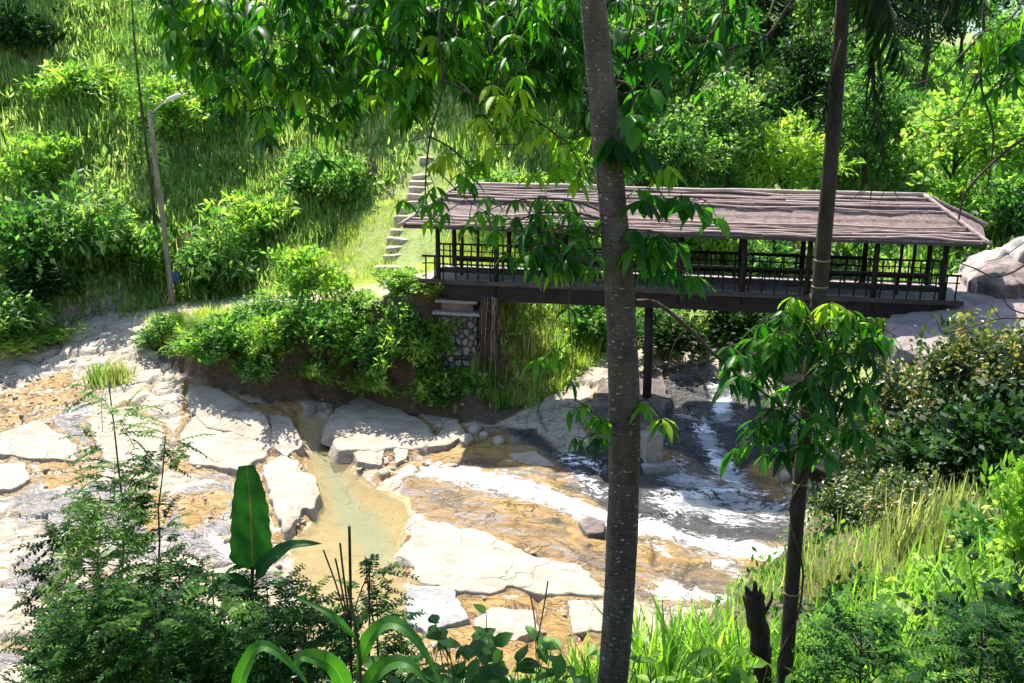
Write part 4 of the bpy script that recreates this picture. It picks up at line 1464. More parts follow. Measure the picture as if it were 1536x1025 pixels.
step_px = [(594, 402, 62, 'lowest'), (592, 384, 34, 'second'), (594, 372, 32, 'third'), (597, 359, 34, 'fourth'), (599, 347, 28, 'fifth'), (607, 326, 30, 'sixth'), (611, 313, 32, 'seventh'), (627, 304, 32, 'eighth'), (629, 294, 34, 'ninth'),
           (632, 283, 36, 'tenth'), (633, 274, 34, 'eleventh'), (635, 264, 32, 'twelfth'), (641, 238, 22, 'topmost')]
for k_, (px, py, wpx, nm) in enumerate(step_px):
    # march along the sight line to the ground
    Yb = 41.0
    for Y in np.arange(39.5, 60, 0.05):
        q = at_y(px, py, Y)
        if gz(q[0], Y) >= q[2]:
            Yb = Y
            break
    q = at_y(px, py, Yb)
    D = Yb * _f[1] + (q[2] - CAM[2]) * _f[2]
    wx = wpx * D / FPX
    mb = MB()
    n_ = 22
    th = np.linspace(0, 2 * PI, n_, endpoint=False)
    sq = (np.abs(np.cos(th)) ** 4 + np.abs(np.sin(th)) ** 4) ** -0.25
    rad = sq * (1 + fbm(np.cos(th) * 1.5 + k_ * 7, np.sin(th) * 1.5, 4) * 0.75)
    rows = []
    for s_, zz in ((1.0, -0.35), (1.02, 0.02), (0.98, 0.07), (0.9, 0.085), (0.5, 0.09), (0.05, 0.09)):
        rows.append(np.stack([np.cos(th) * rad * wx / 2 * s_, np.sin(th) * rad * 0.26 * s_, np.full(n_, zz)], -1))
    V = np.concatenate(rows)
    i = np.arange(5)[:, None] * n_
    j = np.arange(n_)[None]
    mb.add(V, np.stack([i + j, i + (j + 1) % n_, i + n_ + (j + 1) % n_, i + n_ + j], -1).reshape(-1, 4))
    o = mb.build('stone_step', M['sandstep'])
    o.location = q
    o.rotation_euler = (0.05 * math.sin(k_ * 7), 0.07 * math.sin(k_ * 5), 0.32 * math.sin(k_ * 3.7))
    tag(o, nm + ' flat sandy stone of the stairs climbing the grassy slope', 'step', 'stone steps up the hillside')


def ground_hit(px, py, y0=36.0, y1=95.0, st=0.1):
    for Y in np.arange(y0, y1, st):
        q = at_y(px, py, Y)
        if gz(q[0], Y) >= q[2]:
            return q
    return at_y(px, py, y1)


for k_, (a, b, lab) in enumerate([((522, 238), (572, 262), 'upper pale plank of the timber heap on the grassy slope'), ((532, 254), (570, 274), 'lower pale plank of the timber heap on the slope'),
                                  ((508, 262), (534, 286), 'short brown log lying below the timber heap'), ((545, 240), (572, 250), 'thin dark pole on top of the timber heap'), ((575, 285), (592, 300), 'single stray stick lying nearest the stone steps')]):
    qa, qb = ground_hit(*a), ground_hit(*b)
    mb = MB()
    mid = (qa + qb) / 2
    mb.tube(wander(qa - mid, qb - mid, rs, 6, 0.02) + (0, 0, 0.22), 0.11 if k_ != 4 else 0.05, 8)
    o = mb.build('log', M['deadwood'] if k_ != 3 else M['twig'])
    o.location = mid
    tag(o, lab, 'log', 'cut timber on the slope')

# ------------------------------------------------------------------ old pier stub in the stream
cbk = empty('concrete_block', (4.95, 33.1, -6.2), 'upright weathered concrete stub standing in the rapids beside the big tree trunk', 'concrete block', rz=0.25)
rough_block((-0.32, -0.3, 0), (0.32, 0.3, 1.75), 12, 0.05, 9).build('upright', M['concrete'], cbk)
rough_block((-0.5, -0.7, 0), (0.75, -0.303, 0.75), 12, 0.06, 12).build('base', M['concrete'], cbk)

BLADEX = blade_tpl(4, 0.10, 0.95)
# ------------------------------------------------------------------ ground cover (uncountable)
rs = np.random.RandomState(21)
STEPL = [(-4.55, 39.5), (-4.5, 43), (-4.35, 46), (-4.3, 51)]


def scatter(name, x0, x1, y0, y1, n, per, tpl, ll, material, keep, lean=0.5, tone=(0.15, 0.85), spread=0.16, sizef=None):
    X = rs.uniform(x0, x1, n)
    Y = rs.uniform(y0, y1, n)
    k = keep(X, Y)
    X, Y = X[k], Y[k]
    Z = Hgt(X, Y)
    n = len(X)
    idx = np.repeat(np.arange(n), per)
    m_ = len(idx)
    tn = rs.uniform(tone[0], tone[1], n) * 0.6 + 0.4 * (tone[0] + (tone[1] - tone[0]) * np.clip(0.5 + 1.3 * fbm(X * 0.3 + 5, Y * 0.3, 3), 0, 1))
    pos = np.stack([X, Y, Z - 0.03], -1)[idx] + rs.normal(0, spread, (m_, 3)) * np.array([1, 1, 0.15])
    sz = np.ones(n) if sizef is None else sizef(X, Y)
    d = np.array([0, -0.12, 1.0]) + rand_dir(rs, m_) * lean
    nr = -np.cross(np.cross(d, np.array([0, 0, 1.0])), d) + rand_dir(rs, m_) * 0.3
    mb = MB()
    mb.leaves(tpl, pos, d, nr, ll * sz[idx] * rs.uniform(0.5, 1.3, m_), np.clip(tn[idx] + rs.normal(0, 0.12, m_), 0, 1))
    return tag(mb.build(name, material), kind='stuff')


def far_ok(X, Y):
    return (sdist(X, Y, FAR) > 0.25) & (seg_dist(X, Y, STEPL) > 0.75) & (sdist(X, Y, NEAR) < 0)


def hillbase(X):
    return np.interp(X, *HILLY)


LAWN = [(-12.5, 41.0), (-11.5, 45.5), (-8.5, 48.0), (-6.0, 50), (-3.0, 50), (-1.0, 46.5), (0.5, 43.5), (-2, 39.6), (-6, 40.2)]


def in_lawn(X, Y):
    return inpoly(X, Y, LAWN)


def bare(X, Y):
    b_ = seg_dist(X, Y, [(-19, 42.0), (-16, 44.0), (-13.5, 44.8), (-9, 43.0), (-6, 41.0), (-4.2, 39.9), (-2.6, 38.9)]) < 1.15
    b_ |= np.hypot(X - spot(460, 46)[0], (Y - 45.4) * 0.8) < 0.9
    b_ |= inpoly(X, Y, PINKB) | inpoly(X, Y, SAND_B)
    return b_


scatter('grass', -30, 5, 40, 66, 6500, 16, BLADEX, 0.85, M['grassy'],
        lambda X, Y: far_ok(X, Y) & ~in_lawn(X, Y) & (Y > hillbase(X) + 0.2) & (X < 3.5) & ~bare(X, Y), 1.9, (0.05, 1.0), 0.15,
        lambda X, Y: np.clip(0.75 + 1.6 * fbm(X * 0.5, Y * 0.5, 3), 0.35, 1.6))
scatter('undergrowth', -32, 3.5, 41, 68, 6000, 9, OVAL1, 0.3, M['slope'],
        lambda X, Y: far_ok(X, Y) & ~in_lawn(X, Y) & (Y > hillbase(X) + 0.1) & (fbm(X * 0.6 - 9, Y * 0.6, 3) > 0.0), 1.4, (0.0, 1.0), 0.4, lambda X, Y: np.clip(1 + 1.5 * fbm(X * 0.8, Y * 0.8, 2), 0.6, 1.6))
scatter('grass', -32, 3.5, 41, 68, 1300, 14, BLADE, 0.9, M['dry'], lambda X, Y: far_ok(X, Y) & ~in_lawn(X, Y) & (Y > hillbase(X) - 0.2), 1.6, (0.4, 1.0), 0.15)
scatter('undergrowth', -32, 3.5, 41, 68, 8500, 9, LANCE1, 0.4, M['slope'],
        lambda X, Y: far_ok(X, Y) & ~in_lawn(X, Y) & (Y > hillbase(X) + 0.1) & (fbm(X * 0.45 + 9, Y * 0.45, 3) > -0.16), 1.2, (0.0, 1.0), 0.45)
scatter('grass', -13, 2, 39, 51, 15000, 8, BLADE, 0.25, M['lawn'], lambda X, Y: far_ok(X, Y) & in_lawn(X, Y) & (~bare(X, Y) | (rs.rand(len(X)) < 0.1)), 0.7, (0.15, 0.95), 0.2,
        lambda X, Y: np.clip(0.9 + 2.2 * fbm(X * 0.9, Y * 0.9, 3), 0.4, 2.2))
scatter('grass', -16, -2, 39.5, 45, 2600, 9, BLADE, 0.4, M['lawn'], lambda X, Y: far_ok(X, Y) & ~in_lawn(X, Y) & ~bare(X, Y) & (Y < hillbase(X) + 0.4), 0.7, (0.2, 0.9), 0.2)
scatter('grass', -1.2, 4.5, 37.3, 45, 2600, 10, BLADE, 0.5, M['lawn'], lambda X, Y: far_ok(X, Y) & ~bare(X, Y) & (X - 0.3 * (Y - 38) < 2.6), 1.2, (0.1, 0.95), 0.18)
scatter('undergrowth', -1.2, 4.5, 37.3, 45, 1500, 9, OVAL1, 0.24, M['slope'], lambda X, Y: far_ok(X, Y) & ~bare(X, Y) & (X - 0.3 * (Y - 38) < 2.6), 1.6, (0.2, 1.0), 0.25)
scatter('undergrowth', 2, 60, 42, 95, 24000, 9, OVAL1, 0.45, M['mid'], lambda X, Y: ((sdist(X, Y, FAR) > 0) | (sdist(X, Y, NEAR) > 2.0)) & (Y > hillbase(X) - 4), 1.0, (0.05, 0.95), 0.45,
        lambda X, Y: np.clip(0.9 + 1.2 * fbm(X * 0.3, Y * 0.3, 3), 0.5, 1.5))
scatter('undergrowth', -16, 17, 3, 37, 9000, 8, OVAL1, 0.22, M['mid'], lambda X, Y: (sdist(X, Y, NEAR) > 0.5) & (np.hypot(X, Y) > 3.2), 1.0, (0.1, 0.9), 0.3)
scatter('grass', -16, 17, 3, 34, 5200, 9, BLADE, 0.55, M['grassy'], lambda X, Y: (sdist(X, Y, NEAR) > 0.2) & (np.hypot(X, Y) > 4.5) & (fbm(X * 0.5, Y * 0.5, 2) > -0.05), 0.55, (0.15, 0.9), 0.2)

# ------------------------------------------------------------------ shrubs and trees beyond the stream
shrub_proto('bright', 1, (1.2, 1.1, 1.0), 150, 13, OVAL1, 0.26, M['bright'], 0.26)
shrub_proto('bright_b', 2, (1.4, 1.2, 0.8), 160, 12, LANCE1, 0.34, M['bright'], 0.3, 0.2)
shrub_proto('mid', 3, (1.3, 1.2, 1.1), 170, 12, OVAL1, 0.24, M['mid'], 0.28)
shrub_proto('mid_b', 4, (1.2, 1.2, 1.4), 170, 13, LANCE1, 0.36, M['mid'], 0.3, -0.1)
shrub_proto('dark', 5, (1.4, 1.3, 1.2), 180, 12, OVAL1, 0.26, M['dark'], 0.3)
shrub_proto('yellow', 6, (1.4, 1.2, 0.9), 150, 12, LANCE1, 0.34, M['yellow'], 0.28, 0.1, (0.2, 0.95))
shrub_proto('waxy', 7, (1.3, 1.2, 1.1), 190, 13, OVAL, 0.17, M['waxy'], 0.24, 0.3, (0.1, 0.95), 0.4)
shrub_proto('waxy_b', 8, (1.6, 1.3, 1.0), 200, 13, OVAL, 0.16, M['waxy'], 0.25, 0.3, (0.1, 0.95), 0.45)
tree_proto('tree_mid', 11, 6.5, (2.4, 2.2, 2.3), 260, 15, OVAL1, 0.34, M['mid'], 0.15, 0.5)
tree_proto('tree_dark', 12, 8.5, (2.8, 2.6, 3.2), 300, 15, OVAL1, 0.36, M['dark'], 0.2, 0.55)
tree_proto('tree_yellow', 13, 5.5, (2.2, 2.0, 1.7), 220, 14, LANCE1, 0.42, M['yellow'], 0.13, 0.45, (0.2, 1.0))
tree_proto('tree_round', 14, 6.0, (2.2, 2.2, 2.4), 230, 9, ROUND, 0.3, M['bright'], 0.12, 0.5, (0.1, 0.95), 0.45)


def tuft_proto(key, seed, n, tpl, ll, material, spread=0.25, lean=0.6, tone=(0.1, 0.9)):
    rs_ = np.random.RandomState(seed)
    mb = MB()
    pos = rs_.normal(0, spread, (n, 3)) * np.array([1, 1, 0]) + np.array([0, 0, -0.08])
    out_ = pos * np.array([1.2, 1.2, 0]) / spread * 0.3
    d = np.array([0, 0, 1.0]) + out_ + rand_dir(rs_, n) * lean * 0.6
    nr = np.cross(np.cross(d, np.array([0, 0, 1.0])), d) * -1 + rand_dir(rs_, n) * 0.25
    mb.leaves(tpl, pos, d, nr, ll * rs_.uniform(0.5, 1.15, n), rs_.uniform(tone[0], tone[1], n))
    o = mb.build('grass_tuft', material)
    PROTO[key] = (o.data, None)
    bpy.data.objects.remove(o)


tuft_proto('tuft', 1, 230, BLADE, 1.0, M['grassy'], 0.28, 0.7)
tuft_proto('tuft_dry', 2, 300, BLADE, 1.0, M['dry'], 0.3, 0.7)
tuft_proto('tuft_strap', 3, 60, STRAP, 1.3, M['bright'], 0.12, 1.0)
tuft_proto('tuft_tall', 4, 150, blade_tpl(4, 0.075, 0.8), 1.35, M['bright'], 0.26, 0.55)


def tuft(key, px, Y, s, label, group, cat='grass', name='grass_tuft', dz=0.0):
    o = bpy.data.objects.new(name, PROTO[key][0])
    COL.objects.link(o)
    o.location = spot(px, Y, dz)
    o.scale = s if isinstance(s, tuple) else (s, s, s)
    o.rotation_euler = (0, 0, (px * 0.13) % 6.28)
    return tag(o, label, cat, group)


G1 = 'bushes on the steep grassy hillside'
for key, px, Y, s, lab in [
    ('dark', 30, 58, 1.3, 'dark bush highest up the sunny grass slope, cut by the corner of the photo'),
    ('bright_b', 110, 55, 1.4, 'yellowish bush high on the slope, next to the corner dark bush'),
    ('bright', 60, 50, 1.3, 'bright bush halfway up the sunny slope above the dark hollow'),
    ('mid', 35, 44.5, 1.6, 'deep green bush over the dark hollow at the edge of the photo'),
    ('dark', 60, 43.6, (1.1, 1.0, 0.9), 'blackish bush inside the hollow above the leafy bank bush'),
    ('bright_b', 40, 41.6, (1.5, 1.0, 0.6), 'leafy light green bush hanging over the pale rock edge'),
    ('mid_b', 5, 41.3, (1.3, 1.0, 0.9), 'dark leafy bush where the photo edge meets the pale rock'),
    ('mid_b', 150, 46, 1.5, 'tall drooping bush behind the bare wispy stem'),
    ('mid', 232, 46.5, (1.0, 0.9, 1.3), 'dark shaded bush just behind the upper half of the pole'),
    ('mid', 175, 46.6, (1.2, 1.0, 1.0), 'mid green bush at the slope foot beside the pole'),
    ('mid_b', 330, 47, 1.3, 'drooping bush on the slope a little beyond the pole'),
    ('bright', 310, 47.0, (1.1, 0.9, 0.7), 'low bright bush between the pole and the bare earth patch'),
    ('bright_b', 390, 50, 1.5, 'pale green bush under the lowest hanging mango-like leaves'),
    ('mid', 470, 51, 1.3, 'green bush beside the timber heap'),
    ('mid', 520, 50.0, (1.1, 1.0, 1.2), 'dark shaded bush right above the timber heap'),
    ('bright', 250, 55, 1.6, 'sunny bush high above the pole'),
    ('bright_b', 340, 58, 1.7, 'sunny bush at the top of the slope behind the hanging leaves'),
    ('mid', 560, 56, 1.8, 'shaded green bush above the timber heap near the slope top'),
    ('dark', 660, 57, 2.0, 'dark bush above the topmost stone step'),
    ('mid', 760, 54, 1.7, 'shaded bush behind the sunlit leaves above the bridge roof'),
    ('bright', 830, 47.5, (1.5, 1.2, 1.1), 'sunlit bush directly behind the roof ridge and left of the big trunk'),
    ('bright_b', 745, 47, (1.3, 1.1, 0.8), 'low sunlit bush between the steps and the bridge roof'),
]:
    put(key, 'bush', px, Y, s, lab, 'bush', G1)
G2 = 'bushes behind the bridge'
for key, px, Y, s, lab in [
    ('mid', 985, 50, 1.7, 'green bush rising over the roof just beyond the big trunk'),
    ('yellow', 1075, 49.5, 1.4, 'light green bush over the middle of the bridge roof'),
    ('mid_b', 1140, 46.5, (1.4, 1.2, 1.0), 'drooping green bush close behind the middle of the roof'),
    ('dark', 1215, 48, 1.5, 'dark bush in the shade behind the palm trunk'),
    ('bright_b', 1000, 43.8, (1.5, 1.2, 0.8), 'bright bush seen between the bridge posts nearest the big trunk'),
    ('yellow', 1085, 42.8, (1.4, 1.0, 0.8), 'yellowish bush seen through the middle bays of the bridge'),
    ('mid', 1290, 44, (1.4, 1.2, 1.0), 'green bush seen through the bridge bays beyond the palm trunk'),
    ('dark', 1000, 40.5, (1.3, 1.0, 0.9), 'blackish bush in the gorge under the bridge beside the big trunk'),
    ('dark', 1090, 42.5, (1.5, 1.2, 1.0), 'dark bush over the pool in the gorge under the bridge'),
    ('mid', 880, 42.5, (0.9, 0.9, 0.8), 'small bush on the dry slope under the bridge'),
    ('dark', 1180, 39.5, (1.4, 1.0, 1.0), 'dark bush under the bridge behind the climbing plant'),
    ('bright', 1420, 50, 1.5, 'bright bush behind the far hip of the roof'),
    ('mid', 1510, 47, 1.5, 'green bush standing behind the pale boulders'),
    ('dark', 1520, 42.2, (1.4, 0.8, 0.55), 'dark clipped bush leaning on top of the pale boulders'),
    ('bright_b', 1410, 41.5, (0.9, 0.8, 0.75), 'light bush between the end posts and the pale boulders'),
]:
    put(key, 'bush', px, Y, s, lab, 'bush', G2)
G3 = 'trees on the far hillside'
for key, px, Y, s, lab in [
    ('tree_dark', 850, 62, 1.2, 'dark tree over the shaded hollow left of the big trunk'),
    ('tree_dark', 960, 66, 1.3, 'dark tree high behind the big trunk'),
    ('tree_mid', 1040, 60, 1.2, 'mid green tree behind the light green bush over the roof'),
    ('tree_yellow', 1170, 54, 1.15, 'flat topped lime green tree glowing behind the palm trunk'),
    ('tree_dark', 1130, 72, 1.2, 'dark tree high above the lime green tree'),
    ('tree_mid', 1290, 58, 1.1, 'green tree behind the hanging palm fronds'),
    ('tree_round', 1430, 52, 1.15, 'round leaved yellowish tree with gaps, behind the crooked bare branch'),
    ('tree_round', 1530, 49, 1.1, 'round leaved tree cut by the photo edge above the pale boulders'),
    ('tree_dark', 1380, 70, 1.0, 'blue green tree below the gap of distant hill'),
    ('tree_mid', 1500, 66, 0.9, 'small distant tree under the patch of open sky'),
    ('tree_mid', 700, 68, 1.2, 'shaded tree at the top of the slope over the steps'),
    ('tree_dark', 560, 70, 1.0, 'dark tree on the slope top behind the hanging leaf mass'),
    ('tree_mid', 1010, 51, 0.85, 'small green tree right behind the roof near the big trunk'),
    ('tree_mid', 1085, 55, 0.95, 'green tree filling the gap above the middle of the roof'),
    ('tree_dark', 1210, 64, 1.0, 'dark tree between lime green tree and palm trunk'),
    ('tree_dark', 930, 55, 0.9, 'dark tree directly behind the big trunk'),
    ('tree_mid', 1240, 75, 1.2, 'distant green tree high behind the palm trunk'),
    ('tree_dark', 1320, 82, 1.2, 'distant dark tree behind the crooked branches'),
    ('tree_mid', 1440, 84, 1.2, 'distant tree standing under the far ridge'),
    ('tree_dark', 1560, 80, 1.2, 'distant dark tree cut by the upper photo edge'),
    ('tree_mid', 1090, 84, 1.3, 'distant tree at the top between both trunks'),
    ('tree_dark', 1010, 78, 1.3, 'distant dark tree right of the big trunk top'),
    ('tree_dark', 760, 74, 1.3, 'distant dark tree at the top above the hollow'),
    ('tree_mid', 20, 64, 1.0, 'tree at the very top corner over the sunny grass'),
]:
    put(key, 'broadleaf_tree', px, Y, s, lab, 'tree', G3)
for px, Y, s, lab in [(1330, 46.5, 1.5, 'strap leaved plant behind the roof near the far hip'), (1385, 48, 1.6, 'pale strap leaved clump over the end of the ridge'), (1475, 48, 1.9, 'big yellowish strap leaved plant above the pale boulders'),
                      (1235, 44.5, 1.5, 'strap leaved plant seen through the bridge bays at the palm trunk'), (1330, 43.0, 1.5, 'arching strap leaves seen through the last full bay of the bridge'), (1100, 47.5, 1.3, 'strap leaved clump peeping over the middle of the roof')]:
    tuft('tuft_strap', px, Y, s, lab, 'strap leaved plants behind the bridge', 'plant', 'strap_plant')
# bushes draped over the earth bank
G4 = 'bushes draped over the dark earth bank'
for key, px, Y, s, dz, lab in [
    ('mid', 235, 40.9, (0.9, 0.6, 0.32), -0.1, 'low bush on the bank lip right by the pole foot'),
    ('bright_b', 320, 40.4, (1.0, 0.7, 0.36), -0.2, 'sprawling bush on the earth bank between pole and tall bush'),
    ('mid_b', 395, 39.9, (1.0, 0.8, 0.55), -0.3, 'dense leafy bush halfway along the earth bank'),
    ('bright', 468, 40.4, (1.05, 0.9, 1.2), 0.1, 'tallest lime topped bush standing on the earth bank'),
    ('bright_b', 545, 39.4, (0.9, 0.7, 0.5), -0.35, 'light leafy bush on the bank below the stone steps'),
    ('bright', 610, 38.9, (0.9, 0.7, 0.5), -0.35, 'bright bush on the bank lip below the bridge entrance'),
]:
    put(key, 'bush', px, Y, s, lab, 'bush', G4, dz=dz)
for key, px, py, s, lab in [
    ('mid', 250, 505, (0.90, 0.66, 0.61), 'small leafy bush at the low end of the earth bank'), ('bright_b', 305, 520, (1.01, 0.66, 0.67), 'light sprays hanging at the low end of the dark bank face'),
    ('mid', 355, 525, (1.12, 0.66, 0.92), 'dense green bush hanging on the bank face below the sprawling bush'), ('bright', 410, 520, (1.06, 0.66, 0.92), 'bright bush clinging to the bank face under the dense leafy one'),
    ('mid', 462, 510, (1.23, 0.66, 1.10), 'wide green bush hanging under the tallest lime topped bush'), ('bright_b', 470, 555, (1.01, 0.55, 0.61), 'lowest pale sprays hanging over the bare bank under the tallest bush'),
    ('bright', 530, 520, (1.12, 0.66, 0.98), 'bright bush hanging over the bank face above the pool head'), ('mid', 580, 540, (1.12, 0.66, 0.92), 'hanging bush over the dark bank face above the wide slab'),
    ('bright_b', 625, 520, (1.06, 0.66, 0.98), 'light leafy creeper bush next to the abutment masonry'), ('bright', 640, 575, (0.90, 0.55, 0.67), 'lower bright sprays on the bank face near the abutment'),
    ('bright_b', 690, 570, (0.84, 0.50, 0.61), 'pale drooping sprays at the lower corner of the abutment'), ('mid', 600, 500, (1.01, 0.66, 0.85), 'green bush below the bridge entrance over the bare earth'), ('bright', 655, 520, (0.78, 0.55, 0.85), 'bright sprays hiding the edge of the abutment masonry'), ('mid', 665, 600, (0.90, 0.55, 0.61), 'leafy tangle low on the bank in front of the abutment'), ('bright_b', 560, 575, (1.01, 0.55, 0.61), 'lowest sprays over the bare bank above the wide cream slab'), ('mid_b', 385, 560, (0.90, 0.55, 0.55), 'dark trailing sprays lowest on the bank over the long cream slab')]:
    q = ground_hit(px, py, 34.0, 46.0, 0.05)
    o = empty('bush', q + np.array([0, -0.1, -0.55 * s[2]]), lab, 'bush', G4, px * 0.7, s)
    link(bpy.data.objects.new('foliage', PROTO[key][0]), o)
    link(bpy.data.objects.new('stem', PROTO[key][1]), o)
for key, px, Y, s, lab in [('tuft', 155, 38.6, (1.1, 1.0, 0.9), 'small green grass tuft alone on the pale rock'), ('tuft_dry', 178, 38.3, (0.9, 0.8, 0.8), 'straw coloured grass tuft next to the green one on the rock'),
                           ('tuft', 745, 37.3, (0.8, 0.7, 0.75), 'dark grass tuft at the foot of the abutment'), ('tuft_dry', 715, 37.7, (0.45, 0.4, 1.3), 'tall dry stalks climbing the abutment corner'),
                           ('tuft', 738, 37.9, (0.6, 0.5, 1.3), 'tall grass against the abutment edge'), ('tuft_dry', 790, 39.6, 1.3, 'pale dry grass clump under the bridge beyond the abutment'),
                           ('tuft', 830, 40.6, 1.2, 'green grass clump on the dry slope under the bridge')]:
    tuft(key, px, Y, s, lab, 'grass tufts along the far bank')

# ------------------------------------------------------------------ right hand bank
G5 = 'bushes on the bank between camera and bridge end'
for key, px, Y, s, dz, lab in [
    ('waxy', 1290, 30.5, (1.3, 1.2, 1.2), 0.4, 'reddish tipped glossy bush nearest the climbing plant'),
    ('waxy_b', 1365, 30.8, (1.4, 1.2, 1.4), 0.6, 'glossy speckled bush in front of the pinkish boulder'),
    ('waxy', 1450, 29.8, (1.5, 1.2, 1.5), 0.5, 'glossy bush below the pale rock with bare twigs'),
    ('waxy_b', 1530, 28.8, (1.5, 1.3, 1.5), 0.4, 'glossy bush at the photo edge under the pale rock'),
    ('dark', 1400, 25.5, (1.3, 1.0, 0.9), 0, 'black shaded bush under the glossy bushes'),
    ('dark', 1490, 24, (1.4, 1.0, 1.0), 0, 'black shaded bush behind the lime bush at the photo edge'),
    ('waxy', 1310, 26.0, (0.9, 0.9, 0.8), 0, 'small pale leaved bush low over the water by the palm trunk'),
    ('waxy_b', 1360, 22.5, (0.8, 0.8, 0.8), 0, 'speckled bush between the black bush and the golden grass'),
    ('waxy', 1265, 26.5, (0.8, 0.8, 0.6), 0, 'low bush at the water edge behind the palm trunk'),
    ('bright', 1540, 14.0, (0.62, 0.6, 1.0), 0.75, 'lime green bush glowing at the edge of the photo'),
    ('mid', 1500, 16.5, (0.9, 0.8, 0.8), 0, 'green bush under the lime bush at the photo edge'),
    ('bright', 1470, 12.0, (0.8, 0.7, 0.6), 0, 'bright leafy bush low in the bottom corner of the bank'),
    ('mid', 1350, 10.0, (0.7, 0.6, 0.5), -0.2, 'green bush at the bottom edge beside the palm trunk'),
    ('mid', 1430, 9.0, (0.7, 0.6, 0.5), -0.2, 'green bush at the bottom edge below the tall bank grass'),
    ('dark', 1530, 9.5, (0.7, 0.6, 0.6), -0.1, 'dark bush filling the bottom corner of the photo'),
    ('mid', 1260, 13.0, (0.6, 0.6, 0.5), 0, 'small bush just beyond the foot of the palm trunk'),
    ('dark', 1290, 15.5, (0.7, 0.6, 0.55), 0, 'dark small bush under the golden grass'),
]:
    put(key, 'bush', px, Y, s, lab, 'bush', G5, dz=dz)
for key, px, Y, s, lab in [
    ('tuft_dry', 1265, 19.5, (1.3, 1.2, 1.5), 'golden feathery grass nearest the palm trunk'), ('tuft_dry', 1320, 18.5, (1.3, 1.2, 1.5), 'golden feathery grass in the middle of the bank'),
    ('tuft_dry', 1385, 20.0, (1.3, 1.2, 1.5), 'golden grass under the black shaded bushes'), ('tuft_dry', 1440, 21, (1.2, 1.2, 1.4), 'thin pale grass at the far side of the golden clump'),
    ('tuft_tall', 1330, 15.5, 1.0, 'tall green grass in front of the golden grass'), ('tuft_tall', 1400, 15.0, 1.05, 'tall green grass in the middle of the bank'), ('tuft_tall', 1455, 14.5, 1.0, 'tall green grass below the lime bush'),
    ('tuft_tall', 1370, 12.5, 0.9, 'green grass lower down the bank over the dark bushes'), ('tuft_tall', 1290, 12.5, 0.9, 'green grass close beside the palm trunk'),
    ('tuft_tall', 1440, 11.0, 1.0, 'broad bladed bright grass over the bottom corner bushes'),
    ('tuft_tall', 1510, 12.5, 1.0, 'broad bladed grass at the photo edge under the lime bush'),
    ('tuft_tall', 1330, 10.8, 0.9, 'broad bladed grass lower down beside the feathery plant'),
    ('tuft_tall', 1400, 9.4, 0.8, 'lowest bright grass in the bottom corner of the bank'),
    ('tuft_tall', 1250, 10.0, 0.8, 'bright grass right beside the lower palm trunk'), ('tuft_tall', 1225, 8.6, 0.6, 'bright grass at the foot of the palm trunk'),
]:
    tuft(key, px, Y, s, lab, 'grass clumps on the near bank')
for key, px, Y, s, lab in [
    ('tuft_tall', 890, 13.5, (0.85, 0.8, 0.9), 'bright grass left of the big trunk base'), ('tuft_tall', 985, 13.0, (1.0, 1.0, 1.15), 'tall bright grass right of the big trunk base'), ('tuft_tall', 1030, 12.0, (1.0, 1.0, 1.05), 'bright arching grass between big trunk and stump'),
    ('tuft_tall', 1075, 11.2, (0.9, 0.9, 0.9), 'bright grass next to the broken stump'), ('tuft_tall', 1105, 12.6, (0.9, 0.9, 0.9), 'bright grass behind the broken stump'), ('tuft_tall', 1165, 11.5, (0.8, 0.8, 0.8), 'bright grass between stump and palm trunk'),
    ('tuft_tall', 12, 8.6, (0.6, 0.6, 0.9), 'long grass in the bottom corner by the feathery plants'), ('tuft_tall', 45, 8.0, (0.6, 0.6, 0.75), 'bright grass at the bottom edge under the feathery plants'),
    ('tuft_tall', 850, 9.5, (0.4, 0.4, 0.5), 'short grass spikes at the bottom edge left of the big trunk'),
]:
    tuft(key, px, Y, s, lab, 'grass at the near water edge')

# low broad herbs along the bottom edge
rsb = np.random.RandomState(77)


def herb(px, Y, h, n, label, tpl=ROUND, ll=0.2, material='mid', group='broad leaved herbs along the bottom edge', tone=(0.1, 0.8)):
    b = spot(px, Y)
    o = empty('herb', b, label, 'plant', group)
    mb, sb = MB(), MB()
    for k_ in range(n):
        tip = np.array([rsb.normal(0, 0.28), rsb.normal(0, 0.28), h * rsb.uniform(0.55, 1.0)])
        pts = wander((rsb.normal(0, 0.06), rsb.normal(0, 0.06), -0.1), tip, rsb, 5, 0.06)
        sb.tube(pts, np.linspace(0.009, 0.004, 5), 5)
        m_ = 5
        d = np.concatenate([rand_dir(rsb, m_) * np.array([1, 1, 0.35])]) + np.array([0, 0, 0.1])
        pos = pts[rsb.randint(2, 5, m_)]
        mb.leaves(tpl, pos, d, np.array([0, 0, 1.0]) + rand_dir(rsb, m_) * 0.5, ll * rsb.uniform(0.6, 1.2, m_), rsb.uniform(tone[0], tone[1], m_))
    mb.build('foliage', M[material], o)
    sb.build('stem', M['stem'], o)


for px, Y, top, lab in [(690, 7.2, 955, 'broad leaved herb beside the arching blade leaves'), (745, 7.6, 950, 'broad leaved herb below the cream block'), (800, 7.4, 975, 'broad leaved herb between the thin spikes and the trunk'), (860, 7.0, 990, 'low herb against the left side of the big trunk'),
                        (640, 7.0, 985, 'herb overlapped by the arching blade leaf'), (985, 7.2, 985, 'herb at the bottom edge just right of the big trunk'), (1045, 7.6, 990, 'herb at the bottom edge before the stump'), (1090, 7.2, 995, 'herb leaning on the stump'),
                        (715, 6.6, 1000, 'lowest herb below the cream block at the bottom edge')]:
    b = spot(px, Y)
    h = at_y(px, top, Y)[2] - b[2]
    herb(px, Y, h, 26, lab, ROUND if px < 760 else OVAL, 0.19, 'mid' if px < 900 else 'bright')


